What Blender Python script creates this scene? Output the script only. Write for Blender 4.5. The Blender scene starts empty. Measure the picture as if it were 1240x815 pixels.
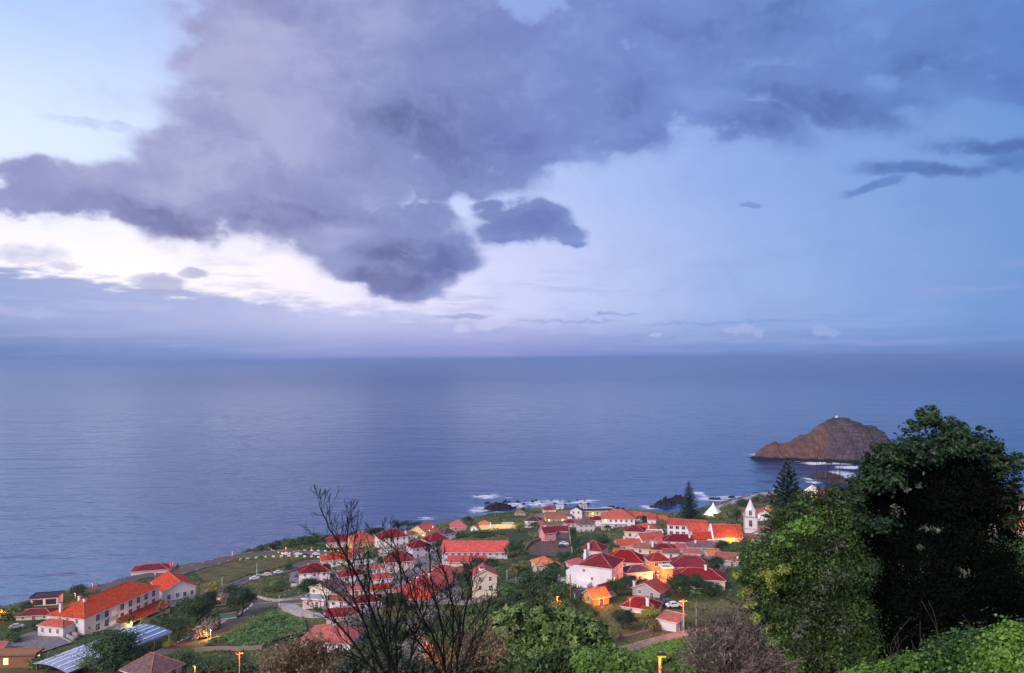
import bpy, math, random
import numpy as np
from mathutils import Vector, Matrix, noise as mnoise
R = math.radians
rnd = random.Random(7)
rng = np.random.default_rng(7)
scene = bpy.context.scene
col = scene.collection
EYE = 150.0
F = 902.0
# ------------------------------------------------------------------ camera
cam_d = bpy.data.cameras.new("camera"); cam = bpy.data.objects.new("camera", cam_d); col.objects.link(cam)
cam_d.sensor_width = 36.0; cam_d.lens = 36.0 * F / 1240.0
cam_d.clip_start = 0.2; cam_d.clip_end = 200000
PITCH = math.atan((434.0 - 407.5) / F)
ROLL = R(0.50)
M = Matrix.Rotation(R(90) + PITCH, 4, 'X') @ Matrix.Rotation(ROLL * -1, 4, 'Z')
cam.matrix_world = Matrix.Translation((0, 0, EYE)) @ M
scene.camera = cam
RM = M.to_3x3()
def ray(px, py):
    v = RM @ Vector(((px - 620) / F, (407.5 - py) / F, -1.0))
    return v / v.y                                   # unit forward distance
def at(px, py, D):
    v = ray(px, py); return Vector((v.x * D, D, EYE + v.z * D))
def azel(px, py):
    v = ray(px, py).normalized(); return math.degrees(math.atan2(v.x, v.y)), math.degrees(math.asin(v.z))
def sealevel(px, py, z=0.0):
    v = ray(px, py); D = (z - EYE) / v.z; return Vector((v.x * D, D, z))
# ------------------------------------------------------------------ linking helpers
def tag(o, label=None, cat=None, group=None, kind=None):
    if label: o['label'] = label
    if cat: o['category'] = cat
    if group: o['group'] = group
    if kind: o['kind'] = kind
    return o
def empty(name, loc, rz=0.0):
    o = bpy.data.objects.new(name, None); col.objects.link(o); o.location = loc; o.rotation_euler = (0, 0, rz)
    o.empty_display_size = 0.3
    return o
def link_mesh(name, me, parent=None, loc=None, rz=0.0):
    o = bpy.data.objects.new(name, me); col.objects.link(o)
    if parent: o.parent = parent
    if loc is not None: o.location = loc
    o.rotation_euler = (0, 0, rz)
    return o
class MB:
    """collects faces; build() links them as ONE mesh object"""
    def __init__(s): s.v = []; s.f = []; s.mi = []; s.uv = []
    def face(s, pts, mi=0, uv=None):
        b = len(s.v); s.v += [tuple(p) for p in pts]; s.f.append(tuple(range(b, b + len(pts)))); s.mi.append(mi)
        s.uv += uv if uv else [(0, 0)] * len(pts)
    def box(s, x0, x1, y0, y1, z0, z1, mi=0, top=True, bot=True):
        c = [(x0,y0,z0),(x1,y0,z0),(x1,y1,z0),(x0,y1,z0),(x0,y0,z1),(x1,y0,z1),(x1,y1,z1),(x0,y1,z1)]
        fs = [(0,1,5,4),(1,2,6,5),(2,3,7,6),(3,0,4,7)]
        if top: fs.append((4,5,6,7))
        if bot: fs.append((3,2,1,0))
        for f in fs:
            p = [c[i] for i in f]; s.face(p, mi, [(q[0] + q[1], q[2]) for q in p])
    def tube(s, p0, p1, r0, r1, n=8, mi=0, cap=True):
        p0 = Vector(p0); p1 = Vector(p1); d = (p1 - p0)
        if d.length < 1e-6: return
        d.normalize(); a = d.orthogonal().normalized(); b = d.cross(a)
        A = [p0 + (a * math.cos(2*math.pi*k/n) + b * math.sin(2*math.pi*k/n)) * r0 for k in range(n)]
        B = [p1 + (a * math.cos(2*math.pi*k/n) + b * math.sin(2*math.pi*k/n)) * r1 for k in range(n)]
        for k in range(n):
            j = (k + 1) % n; s.face([A[k], A[j], B[j], B[k]], mi)
        if cap:
            s.face(B, mi); s.face(A[::-1], mi)
    def mesh(s, name, mats, smooth=False):
        me = bpy.data.meshes.new(name); me.from_pydata(s.v, [], s.f)
        if not isinstance(mats, (list, tuple)): mats = [mats]
        for m in mats: me.materials.append(m)
        me.polygons.foreach_set('material_index', s.mi)
        uvl = me.uv_layers.new(name='UVMap'); uvl.data.foreach_set('uv', [c for u in s.uv for c in u])
        if smooth: me.polygons.foreach_set('use_smooth', [True] * len(me.polygons))
        me.update(); return me
    def build(s, name, mats, parent=None, loc=None, rz=0.0, smooth=False):
        return link_mesh(name, s.mesh(name, mats, smooth), parent, loc, rz)
def np_mesh(name, verts, quads, mat, smooth=False, tri=False):
    me = bpy.data.meshes.new(name); k = 3 if tri else 4
    verts = np.ascontiguousarray(verts, dtype=np.float32); quads = np.ascontiguousarray(quads, dtype=np.int32)
    me.vertices.add(len(verts)); me.vertices.foreach_set('co', verts.ravel())
    me.loops.add(quads.size); me.loops.foreach_set('vertex_index', quads.ravel())
    me.polygons.add(len(quads)); me.polygons.foreach_set('loop_start', np.arange(0, quads.size, k, dtype=np.int32))
    me.polygons.foreach_set('loop_total', np.full(len(quads), k, dtype=np.int32))
    if smooth: me.polygons.foreach_set('use_smooth', np.ones(len(quads), dtype=bool))
    if mat: me.materials.append(mat)
    me.update(calc_edges=True); me.validate()
    return me
# ------------------------------------------------------------------ node helpers
def lin(c):
    return tuple(((x/255.0)/12.92 if x/255.0 <= 0.04045 else ((x/255.0 + 0.055)/1.055)**2.4) for x in c[:3]) + (1.0,)
class N:
    def __init__(s, tree): s.t = tree; s.n = tree.nodes; s.l = tree.links
    def node(s, typ, **kw):
        n = s.n.new(typ)
        for k, v in kw.items(): setattr(n, k, v)
        return n
    def put(s, sock, v):
        if v is None: return
        if isinstance(v, bpy.types.NodeSocket): s.l.new(v, sock)
        else:
            if hasattr(sock, 'default_value'):
                try: sock.default_value = v
                except Exception:
                    sock.default_value = tuple(v)[:3]
    def math(s, op, a, b=None, c=None, clamp=False):
        n = s.node('ShaderNodeMath', operation=op, use_clamp=clamp)
        s.put(n.inputs[0], a); s.put(n.inputs[1], b); s.put(n.inputs[2], c); return n.outputs[0]
    def vmath(s, op, a, b=None):
        n = s.node('ShaderNodeVectorMath', operation=op); s.put(n.inputs[0], a); s.put(n.inputs[1], b)
        return n.outputs['Value'] if op in ('LENGTH', 'DOT_PRODUCT') else n.outputs[0]
    def noise(s, vec, scale, detail=4, rough=0.55, out=0, dist=0.0, dim='3D'):
        n = s.node('ShaderNodeTexNoise', noise_dimensions=dim); s.put(n.inputs['Vector'], vec); n.inputs['Scale'].default_value = scale
        n.inputs['Detail'].default_value = detail; n.inputs['Roughness'].default_value = rough
        n.inputs['Distortion'].default_value = dist
        return n.outputs[out]
    def smap(s, v, a, b, c=0.0, d=1.0, interp='SMOOTHSTEP'):
        n = s.node('ShaderNodeMapRange', interpolation_type=interp)
        s.put(n.inputs[0], v); s.put(n.inputs[1], a); s.put(n.inputs[2], b); s.put(n.inputs[3], c); s.put(n.inputs[4], d)
        return n.outputs[0]
    def mix(s, f, a, b, mode='MIX'):
        n = s.node('ShaderNodeMix', data_type='RGBA', blend_type=mode)
        s.put(n.inputs[0], f); s.put(n.inputs[6], a); s.put(n.inputs[7], b); return n.outputs[2]
    def ramp(s, v, stops, interp='LINEAR'):
        n = s.node('ShaderNodeValToRGB'); cr = n.color_ramp; cr.interpolation = interp
        while len(cr.elements) > 1: cr.elements.remove(cr.elements[0])
        cr.elements[0].position = stops[0][0]; cr.elements[0].color = stops[0][1]
        for p, c in stops[1:]:
            e = cr.elements.new(p); e.color = c
        s.put(n.inputs[0], v); return n.outputs[0]
    def mapping(s, vec, scale=(1,1,1), rot=(0,0,0), loc=(0,0,0), typ='POINT'):
        n = s.node('ShaderNodeMapping', vector_type=typ); s.put(n.inputs[0], vec)
        n.inputs['Location'].default_value = loc; n.inputs['Rotation'].default_value = rot; n.inputs['Scale'].default_value = scale
        return n.outputs[0]
def new_mat(name):
    m = bpy.data.materials.new(name); m.use_nodes = True; t = m.node_tree; t.nodes.clear(); n = N(t)
    out = n.node('ShaderNodeOutputMaterial'); b = n.node('ShaderNodeBsdfPrincipled'); n.l.new(b.outputs[0], out.inputs[0])
    return m, n, b, out
def bump(n, b, h, dist=0.05, strength=0.5):
    bn = n.node('ShaderNodeBump'); bn.inputs['Distance'].default_value = dist; bn.inputs['Strength'].default_value = strength
    n.put(bn.inputs['Height'], h); n.l.new(bn.outputs[0], b.inputs['Normal'])
def plain(name, rgb, rough=0.8, var=0.25, scale=0.6, metal=0.0, spec=0.3):
    m, n, b, out = new_mat(name)
    tc = n.node('ShaderNodeTexCoord'); oi = n.node('ShaderNodeObjectInfo')
    v = n.vmath('ADD', tc.outputs['Object'], oi.outputs['Location'])
    nz = n.noise(v, scale, 5, 0.65)
    c = n.mix(n.smap(nz, 0.3, 0.72), tuple(x*(1-var) for x in rgb[:3]) + (1,), tuple(min(1, x*(1+var*0.5)) for x in rgb[:3]) + (1,))
    n.put(b.inputs['Base Color'], c); b.inputs['Roughness'].default_value = rough; b.inputs['Metallic'].default_value = metal
    b.inputs['Specular IOR Level'].default_value = spec
    return m
def wall_mat(name, rgb):
    m, n, b, out = new_mat(name)
    tc = n.node('ShaderNodeTexCoord'); oi = n.node('ShaderNodeObjectInfo')
    v = n.vmath('ADD', tc.outputs['Object'], oi.outputs['Location'])
    streak = n.noise(n.mapping(v, (1.2, 1.2, 0.12)), 1.4, 4, 0.7)
    blot = n.noise(v, 0.35, 5, 0.7)
    f = n.math('MULTIPLY', n.smap(streak, 0.45, 0.8), 0.5); g = n.math('MULTIPLY', n.smap(blot, 0.5, 0.75), 0.45)
    c = n.mix(f, rgb[:3] + (1,), tuple(x*0.62 for x in rgb[:3]) + (1,))
    c = n.mix(g, c, (rgb[0]*0.72, rgb[1]*0.70, rgb[2]*0.66, 1))
    n.put(b.inputs['Base Color'], c); b.inputs['Roughness'].default_value = 0.9; b.inputs['Specular IOR Level'].default_value = 0.2
    bump(n, b, n.noise(v, 3.0, 4), 0.03, 0.3)
    return m
def roof_mat(name, rgb, moss=(0.05, 0.035, 0.03), amt=0.5):
    m, n, b, out = new_mat(name)
    uv = n.node('ShaderNodeUVMap'); tc = n.node('ShaderNodeTexCoord'); oi = n.node('ShaderNodeObjectInfo')
    v = n.vmath('ADD', tc.outputs['Object'], oi.outputs['Location'])
    sx = n.node('ShaderNodeSeparateXYZ'); n.l.new(uv.outputs[0], sx.inputs[0])
    cols = n.math('SINE', n.math('MULTIPLY', sx.outputs[0], 2*math.pi/0.42))
    fr = n.math('FRACT', n.math('MULTIPLY', sx.outputs[1], 1/0.45))
    tile = n.math('ADD', n.math('MULTIPLY', cols, 0.5), n.math('MULTIPLY', fr, 0.6))
    brick = n.node('ShaderNodeTexWhiteNoise', noise_dimensions='2D')
    n.l.new(n.vmath('FLOOR', n.mapping(uv.outputs[0], (1/0.42, 1/0.45, 1))), brick.inputs['Vector'])
    c = n.mix(n.smap(brick.outputs[0], 0, 1), tuple(x*0.74 for x in rgb[:3]) + (1,), tuple(min(1,x*1.2) for x in rgb[:3]) + (1,))
    st = n.noise(n.mapping(v, (1, 1, 0.4)), 0.45, 6, 0.72)
    c = n.mix(n.math('MULTIPLY', n.smap(st, 0.42, 0.72), amt), c, moss + (1,))
    gap = n.math('MULTIPLY', n.smap(cols, -0.3, -1.0), 0.45)
    c = n.mix(gap, c, tuple(x*0.35 for x in rgb[:3]) + (1,))
    hs = n.node('ShaderNodeHueSaturation'); n.put(hs.inputs['Hue'], n.smap(oi.outputs['Random'], 0, 1, 0.495, 0.505, 'LINEAR')); n.put(hs.inputs['Saturation'], n.smap(n.math('FRACT', n.math('MULTIPLY', oi.outputs['Random'], 7.3)), 0, 1, 0.93, 1.06, 'LINEAR')); n.put(hs.inputs['Value'], n.smap(n.math('FRACT', n.math('MULTIPLY', oi.outputs['Random'], 17.7)), 0, 1, 0.75, 1.10, 'LINEAR')); n.put(hs.inputs['Color'], c); c = hs.outputs[0]
    n.put(b.inputs['Base Color'], c); b.inputs['Roughness'].default_value = 0.85; b.inputs['Specular IOR Level'].default_value = 0.15
    bump(n, b, tile, 0.08, 0.7)
    return m
def leaf_mat(name, dark, light, trans=0.25, rough=0.55, spec=0.35):
    m, n, b, out = new_mat(name)
    g = n.node('ShaderNodeNewGeometry'); oi = n.node('ShaderNodeObjectInfo')
    nz = n.noise(g.outputs['Position'], 0.25 if 'far' in name else 0.8, 3)
    f = n.math('ADD', n.math('MULTIPLY', g.outputs['Random Per Island'], 0.6), n.math('MULTIPLY', n.smap(nz, 0.35, 0.68), 0.5), clamp=True)
    f = n.math('ADD', f, n.math('MULTIPLY', n.math('SUBTRACT', oi.outputs['Random'], 0.5), 0.5), clamp=True)
    c = n.mix(f, dark + (1,), light + (1,))
    n.put(b.inputs['Base Color'], c); b.inputs['Roughness'].default_value = rough; b.inputs['Specular IOR Level'].default_value = spec
    if trans > 0:
        tr = n.node('ShaderNodeBsdfTranslucent'); n.put(tr.inputs[0], c); ms = n.node('ShaderNodeMixShader'); ms.inputs[0].default_value = trans
        n.l.new(b.outputs[0], ms.inputs[1]); n.l.new(tr.outputs[0], ms.inputs[2]); n.l.new(ms.outputs[0], out.inputs[0])
    return m
def emit_mat(name, rgb, strength):
    m, n, b, out = new_mat(name)
    b.inputs['Base Color'].default_value = rgb + (1,); b.inputs['Emission Color'].default_value = rgb + (1,)
    b.inputs['Emission Strength'].default_value = strength
    return m
MT = {}
MT['white'] = wall_mat('white_plaster', (0.76, 0.70, 0.72)); MT['cream'] = wall_mat('cream_plaster', (0.68, 0.56, 0.44))
MT['pinkw'] = wall_mat('pink_plaster', (0.68, 0.27, 0.27)); MT['rose'] = wall_mat('pale_rose_plaster', (0.68, 0.52, 0.52))
MT['orange_and_lit'] = wall_mat('orange_and_lamplit_plaster', (0.72, 0.34, 0.10)); MT['yellow'] = wall_mat('yellow_and_lamplit_plaster', (0.74, 0.55, 0.25))  # orange and yellow hold lamplight on lit walls as well as true paint
MT['greyw'] = wall_mat('grey_render', (0.42, 0.38, 0.40)); MT['lav'] = wall_mat('lavender_plaster', (0.60, 0.52, 0.62))
MT['stonew'] = wall_mat('brown_stone', (0.24, 0.18, 0.15))
MT['r_bright'] = roof_mat('bright_orange_tile', (0.60, 0.092, 0.050), (0.26, 0.045, 0.035), 0.65)
MT['r_salmon'] = roof_mat('salmon_tile', (0.62, 0.090, 0.070), (0.34, 0.06, 0.055), 0.5)
MT['r_orange_and_lit'] = roof_mat('orange_and_lamplit_tile', (0.78, 0.22, 0.07), (0.4, 0.10, 0.04), 0.35)  # lamplit roofs share this, their glow put into the tile colour
MT['r_maroon'] = roof_mat('maroon_tile', (0.235, 0.022, 0.032), (0.09, 0.022, 0.028), 0.7)
MT['r_pink'] = roof_mat('pink_tile', (0.52, 0.12, 0.12), (0.28, 0.08, 0.09), 0.5)
MT['r_grey'] = roof_mat('weathered_tile', (0.19, 0.115, 0.115), (0.08, 0.06, 0.065), 0.6)
MT['r_slate'] = roof_mat('slate_tile', (0.075, 0.058, 0.085), (0.05, 0.04, 0.06), 0.5)
MT['r_brown'] = roof_mat('brown_tile', (0.33, 0.13, 0.10), (0.14, 0.08, 0.07), 0.6)
MT['ridge'] = plain('ridge_cap_mortar', (0.48, 0.17, 0.14, 1), 0.9, 0.4, 2.0)
MT['trimw'] = plain('white_trim', (0.8, 0.78, 0.78, 1), 0.7, 0.1)
MT['blue'] = plain('blue_shutter_paint', (0.03, 0.05, 0.16, 1), 0.5, 0.2)
MT['brownp'] = plain('brown_shutter_paint', (0.07, 0.03, 0.025, 1), 0.5, 0.2)
MT['glass'] = plain('window_glass', (0.03, 0.03, 0.045, 1), 0.12, 0.2, spec=0.6)
MT['lit'] = emit_mat('lit_window', (1.0, 0.62, 0.15), 2.2)
MT['asphalt'] = plain('asphalt', (0.115, 0.095, 0.10, 1), 0.9, 0.3, 0.15)
MT['sandroad'] = plain('pale_lane', (0.30, 0.22, 0.18, 1), 0.95, 0.35, 0.3)
MT['concrete'] = plain('concrete', (0.40, 0.36, 0.36, 1), 0.9, 0.3, 0.4)
MT['cobble'] = plain('grey_paving', (0.22, 0.19, 0.20, 1), 0.9, 0.45, 1.2)
MT['paint'] = plain('road_paint', (0.75, 0.72, 0.74, 1), 0.7, 0.15)
MT['bark'] = plain('bark', (0.055, 0.038, 0.032, 1), 0.95, 0.5, 4.0)
MT['char'] = plain('charred_bark', (0.012, 0.010, 0.011, 1), 0.95, 0.5, 4.0)
MT['twig'] = plain('dry_twig', (0.30, 0.22, 0.20, 1), 0.95, 0.5, 3.0)
MT['twigb'] = plain('dry_brown_twig', (0.30, 0.20, 0.13, 1), 0.95, 0.5, 3.0)
MT['wood'] = plain('weathered_wood', (0.22, 0.14, 0.09, 1), 0.9, 0.4, 3.0)
MT['polewood'] = plain('pale_pole_wood', (0.50, 0.38, 0.28, 1), 0.9, 0.3, 3.0)
MT['metal'] = plain('galvanised_metal', (0.45, 0.43, 0.43, 1), 0.5, 0.2, metal=0.4)
MT['darkm'] = plain('dark_metal', (0.05, 0.05, 0.055, 1), 0.5, 0.2, metal=0.3)
MT['sodium'] = emit_mat('sodium_lamp', (1.0, 0.20, 0.015), 2.4)
MT['warm'] = emit_mat('warm_lamp', (1.0, 0.60, 0.22), 4.0)
MT['tire'] = plain('tyre_rubber', (0.015, 0.015, 0.016, 1), 0.8, 0.1)
MT['tent'] = wall_mat('white_canvas', (0.80, 0.76, 0.62))
MT['steel_blue'] = plain('blue_roof_sheet', (0.12, 0.20, 0.40, 1), 0.5, 0.2)
MT['steel_pale'] = plain('pale_blue_roof_sheet', (0.33, 0.37, 0.55, 1), 0.5, 0.2)
MT['green_sheet'] = plain('green_roof_sheet', (0.05, 0.13, 0.10, 1), 0.6, 0.25)
MT['brickw'] = wall_mat('rough_brick', (0.30, 0.15, 0.09))
MT['lf_dark_far'] = leaf_mat('dark_leaf_far', (0.012, 0.030, 0.012), (0.070, 0.132, 0.043), 0.15)
MT['lf_mid_far'] = leaf_mat('mid_leaf_far', (0.024, 0.063, 0.018), (0.132, 0.232, 0.062), 0.2)
MT['lf_olive_far'] = leaf_mat('olive_leaf_far', (0.060, 0.068, 0.027), (0.264, 0.248, 0.093), 0.2)
MT['lf_yellow_far'] = leaf_mat('yellow_leaf_far', (0.120, 0.135, 0.022), (0.403, 0.403, 0.062), 0.2)
MT['lf_pine'] = leaf_mat('pine_needle_far', (0.010, 0.022, 0.016), (0.032, 0.060, 0.040), 0.0)
MT['lf_grey_far'] = leaf_mat('grey_leaf_far', (0.105, 0.105, 0.090), (0.310, 0.295, 0.264), 0.1)
MT['lf_black'] = leaf_mat('shaded_core_leaf', (0.0008, 0.001, 0.0008), (0.005, 0.008, 0.005), 0.0, 0.9, 0.04)  # deep shade of the dark crown put into the leaf colour
MT['lf_rim_lit'] = leaf_mat('lit_rim_leaf', (0.005, 0.016, 0.006), (0.045, 0.105, 0.030), 0.1, 0.6)  # outer leaves of the same crown, their lit tone put into the colour
MT['lf_near'] = leaf_mat('fresh_green_leaf', (0.008, 0.024, 0.007), (0.115, 0.205, 0.038), 0.25, 0.5)
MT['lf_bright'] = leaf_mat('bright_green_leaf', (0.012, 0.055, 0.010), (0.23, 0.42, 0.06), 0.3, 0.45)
MT['lf_yel'] = leaf_mat('yellow_green_leaf', (0.06, 0.10, 0.015), (0.32, 0.38, 0.06), 0.3, 0.45)
MT['lf_loquat'] = leaf_mat('loquat_leaf', (0.012, 0.036, 0.010), (0.26, 0.38, 0.11), 0.2, 0.5)
MT['lf_dry'] = leaf_mat('dry_brown_leaf', (0.14, 0.095, 0.055), (0.46, 0.34, 0.21), 0.2, 0.8)
MT['lf_twigdry'] = leaf_mat('grey_brown_dead_leaf', (0.035, 0.025, 0.022), (0.21, 0.165, 0.15), 0.1, 0.8)
MT['lf_pale'] = leaf_mat('pale_highlight_leaf', (0.03, 0.036, 0.025), (0.14, 0.155, 0.11), 0.1, 0.5)  # highlights on the dark crown put in as paler leaves
# ------------------------------------------------------------------ terrain heights
ZD = [(-80,170),(0,147.6),(12,141.2),(20,138.0),(40,128.2),(60,118.0),(100,99),(120,92),(140,87.5),(170,84.5),(210,80.5),(250,75),(300,69),(360,62),(430,51),(500,39),(580,26),(650,15),(720,8),(800,5),(900,3.5),(1300,3)]
zdx = np.array([a for a, b in ZD], float); zdy = np.array([b for a, b in ZD], float)
def z0np(x, y):
    base = np.interp(y, zdx, zdy)
    # smooth the kinks
    base = (base*2 + np.interp(y-8, zdx, zdy) + np.interp(y+8, zdx, zdy)) / 4 * (y > 30) + base * (y <= 30)
    # the left part of the village lies a little lower
    base = base - 15.0 * np.clip((-x - 10) / 95, 0, 1) * np.clip((y - 60) / 110, 0, 1) * np.clip((620 - y) / 250, 0, 1)
    return base
def z0(x, y): return float(z0np(np.array([x], float), np.array([y], float))[0])
COASTPX = [(-260,768),(-120,752),(0,733),(19,729),(44,724),(91,711),(122,707),(162,695),(212,685),(266,676),(309,663),(362,653),(394,649),(463,643),(500,638),(532,633),(560,627.5),(592,621),(629,618),(656,615),(688,615),(740,616),(790,619),(830,621),(855,613),(868,609.5),(892,603.5),(909,598),(937,594.5),(985,593),(1060,591),(1130,590),(1240,596),(1420,600),(1700,606)]
def march(px, py, zf, h=0.0, d0=6.0, d1=2200.0):
    v = ray(px, py); D = d0; prev = d0
    while D < d1:
        if EYE + v.z*D < zf(v.x*D, D) + h:
            a, b = prev, D
            for _ in range(30):
                m = (a+b)/2
                if EYE + v.z*m < zf(v.x*m, m) + h: b = m
                else: a = m
            return Vector((v.x*b, b, EYE + v.z*b - h))
        prev = D; D += max(1.0, D*0.012)
    return None
COAST = []
for p in COASTPX:
    q = march(p[0], p[1], z0)
    COAST.append((q.x, q.y))
land = [(-900, -100)] + [(COAST[0][0]-500, COAST[0][1]-60)] + COAST + [(COAST[-1][0]+200, COAST[-1][1]-50), (1300, -100)]
def poly_inside(X, Y, P):
    ins = np.zeros(X.shape, bool); n = len(P)
    for i in range(n):
        x0_, y0_ = P[i]; x1_, y1_ = P[(i+1) % n]
        if y0_ == y1_: continue
        c = ((y0_ > Y) != (y1_ > Y)) & (X < (x1_-x0_)*(Y-y0_)/(y1_-y0_) + x0_)
        ins ^= c
    return ins
def poly_dist(X, Y, P, closed=True):
    d = np.full(X.shape, 1e9); n = len(P)
    for i in range(n if closed else n-1):
        ax, ay = P[i]; bx, by = P[(i+1) % n]; vx, vy = bx-ax, by-ay; L = vx*vx+vy*vy + 1e-9
        t = np.clip(((X-ax)*vx + (Y-ay)*vy)/L, 0, 1); d = np.minimum(d, np.hypot(X-ax-t*vx, Y-ay-t*vy))
    return d
# value-noise fbm for numpy
_perm = rng.random((256, 256))
def vnoise(x, y):
    xi = np.floor(x).astype(int); yi = np.floor(y).astype(int); fx = x-xi; fy = y-yi
    fx = fx*fx*(3-2*fx); fy = fy*fy*(3-2*fy); g = lambda a, b: _perm[a % 256, b % 256]
    return (g(xi,yi)*(1-fx)+g(xi+1,yi)*fx)*(1-fy) + (g(xi,yi+1)*(1-fx)+g(xi+1,yi+1)*fx)*fy
def fbm(x, y, o=5):
    s = 0; a = 0.5
    for k in range(o): s = s + a*(vnoise(x*2**k+17*k, y*2**k+31*k)-0.5); a *= 0.5
    return s*2
GX0, GX1, GY0, GY1, GS = -640.0, 1000.0, -60.0, 1010.0, 4.0
gx = np.arange(GX0, GX1+.1, GS); gy = np.arange(GY0, GY1+.1, GS)
XX, YY = np.meshgrid(gx, gy)
ZB = z0np(XX, YY)
ins = poly_inside(XX, YY, land); dist = poly_dist(XX, YY, land)
rough = fbm(XX/28, YY/28, 4)*1.0 * np.clip((YY-30)/100, 0, 1)
edge = fbm(XX/12, YY/12, 5)
ZT = ZB + rough*0.8
out_z = ZB + rough - np.maximum(dist + edge*9*np.clip(dist/6, 0, 1), 0)*(1.5 + 0.5*np.clip(ZB/40, 0, 1)) + edge*2.5
ZT = np.where(ins, ZT + edge*2.2*np.clip(1-dist/18, 0, 1), np.maximum(out_z, -12))
def terr(x, y):
    u = (x-GX0)/GS; v = (y-GY0)/GS
    if u < 0 or v < 0 or u >= len(gx)-1 or v >= len(gy)-1: return -12.0
    i = int(u); j = int(v); fu = u-i; fv = v-j
    return float((ZT[j,i]*(1-fu)+ZT[j,i+1]*fu)*(1-fv) + (ZT[j+1,i]*(1-fu)+ZT[j+1,i+1]*fu)*fv)
def terr_np(x, y):
    u = np.clip((x-GX0)/GS, 0, len(gx)-1.001); v = np.clip((y-GY0)/GS, 0, len(gy)-1.001)
    i = u.astype(int); j = v.astype(int); fu = u-i; fv = v-j
    return (ZT[j,i]*(1-fu)+ZT[j,i+1]*fu)*(1-fv) + (ZT[j+1,i]*(1-fu)+ZT[j+1,i+1]*fu)*fv
def hit(px, py, h=0.0):
    q = march(px, py, terr, h, 115.0)
    if q is None: raise Exception('no hit %s %s' % (px, py))
    return q
EXCL = []        # (x, y, r) kept clear of undergrowth
# ------------------------------------------------------------------ terrain mesh
def terrain_material():
    m, n, b, out = new_mat('hillside_soil_and_grass')
    g = n.node('ShaderNodeNewGeometry'); p = g.outputs['Position']
    s = n.node('ShaderNodeSeparateXYZ'); n.l.new(g.outputs['True Normal'], s.inputs[0])
    sp = n.node('ShaderNodeSeparateXYZ'); n.l.new(p, sp.inputs[0])
    a = n.noise(p, 0.022, 5, 0.6); bb = n.noise(p, 0.11, 6, 0.65); c3 = n.noise(p, 0.9, 5, 0.7)
    c = n.mix(n.smap(a, 0.42, 0.60), (0.055, 0.088, 0.028, 1), (0.19, 0.18, 0.062, 1))
    c = n.mix(n.math('MULTIPLY', n.smap(bb, 0.50, 0.70), 0.7), c, (0.13, 0.095, 0.060, 1))
    c = n.mix(n.math('MULTIPLY', n.smap(c3, 0.4, 0.7), 0.55), c, (0.030, 0.042, 0.018, 1))
    # low shore and cliffs: dark volcanic rock and brown scrub
    sh = n.math('ADD', sp.outputs[2], n.math('MULTIPLY', n.math('SUBTRACT', bb, 0.5), 16))
    shore = n.smap(sh, 11.0, 4.0)
    rock = n.mix(n.smap(c3, 0.35, 0.7), (0.030, 0.024, 0.026, 1), (0.13, 0.095, 0.085, 1))
    c = n.mix(shore, c, rock)
    c = n.mix(n.smap(s.outputs[2], 0.72, 0.50), c, rock)
    n.put(b.inputs['Base Color'], c); b.inputs['Roughness'].default_value = 0.95; b.inputs['Specular IOR Level'].default_value = 0.1
    bump(n, b, n.math('ADD', c3, n.math('MULTIPLY', bb, 3)), 0.8, 0.8)
    return m
nx, ny = len(gx), len(gy)
idx = np.arange(nx*ny).reshape(ny, nx)
quads = np.stack([idx[:-1,:-1], idx[:-1,1:], idx[1:,1:], idx[1:,:-1]], -1).reshape(-1, 4)
keep = (ZT.ravel()[quads].max(1) > -11.9)
quads = quads[keep]
V = np.stack([XX.ravel(), YY.ravel(), ZT.ravel()], -1)
me = np_mesh('hillside', V, quads, terrain_material(), smooth=True)
o = link_mesh('hillside', me); tag(o, kind='structure')
MB_far = MB()
# sea bed / far ground: one sheet to the horizon under the water
for (x0_, x1_, y0_, y1_) in [(-90000, 90000, -90000, 90000)]:
    MB_far.face([(x0_,y0_,-14),(x1_,y0_,-14),(x1_,y1_,-14),(x0_,y1_,-14)])
o = MB_far.build('ground', plain('seabed', (0.02,0.03,0.05,1))); tag(o, kind='structure')
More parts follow.
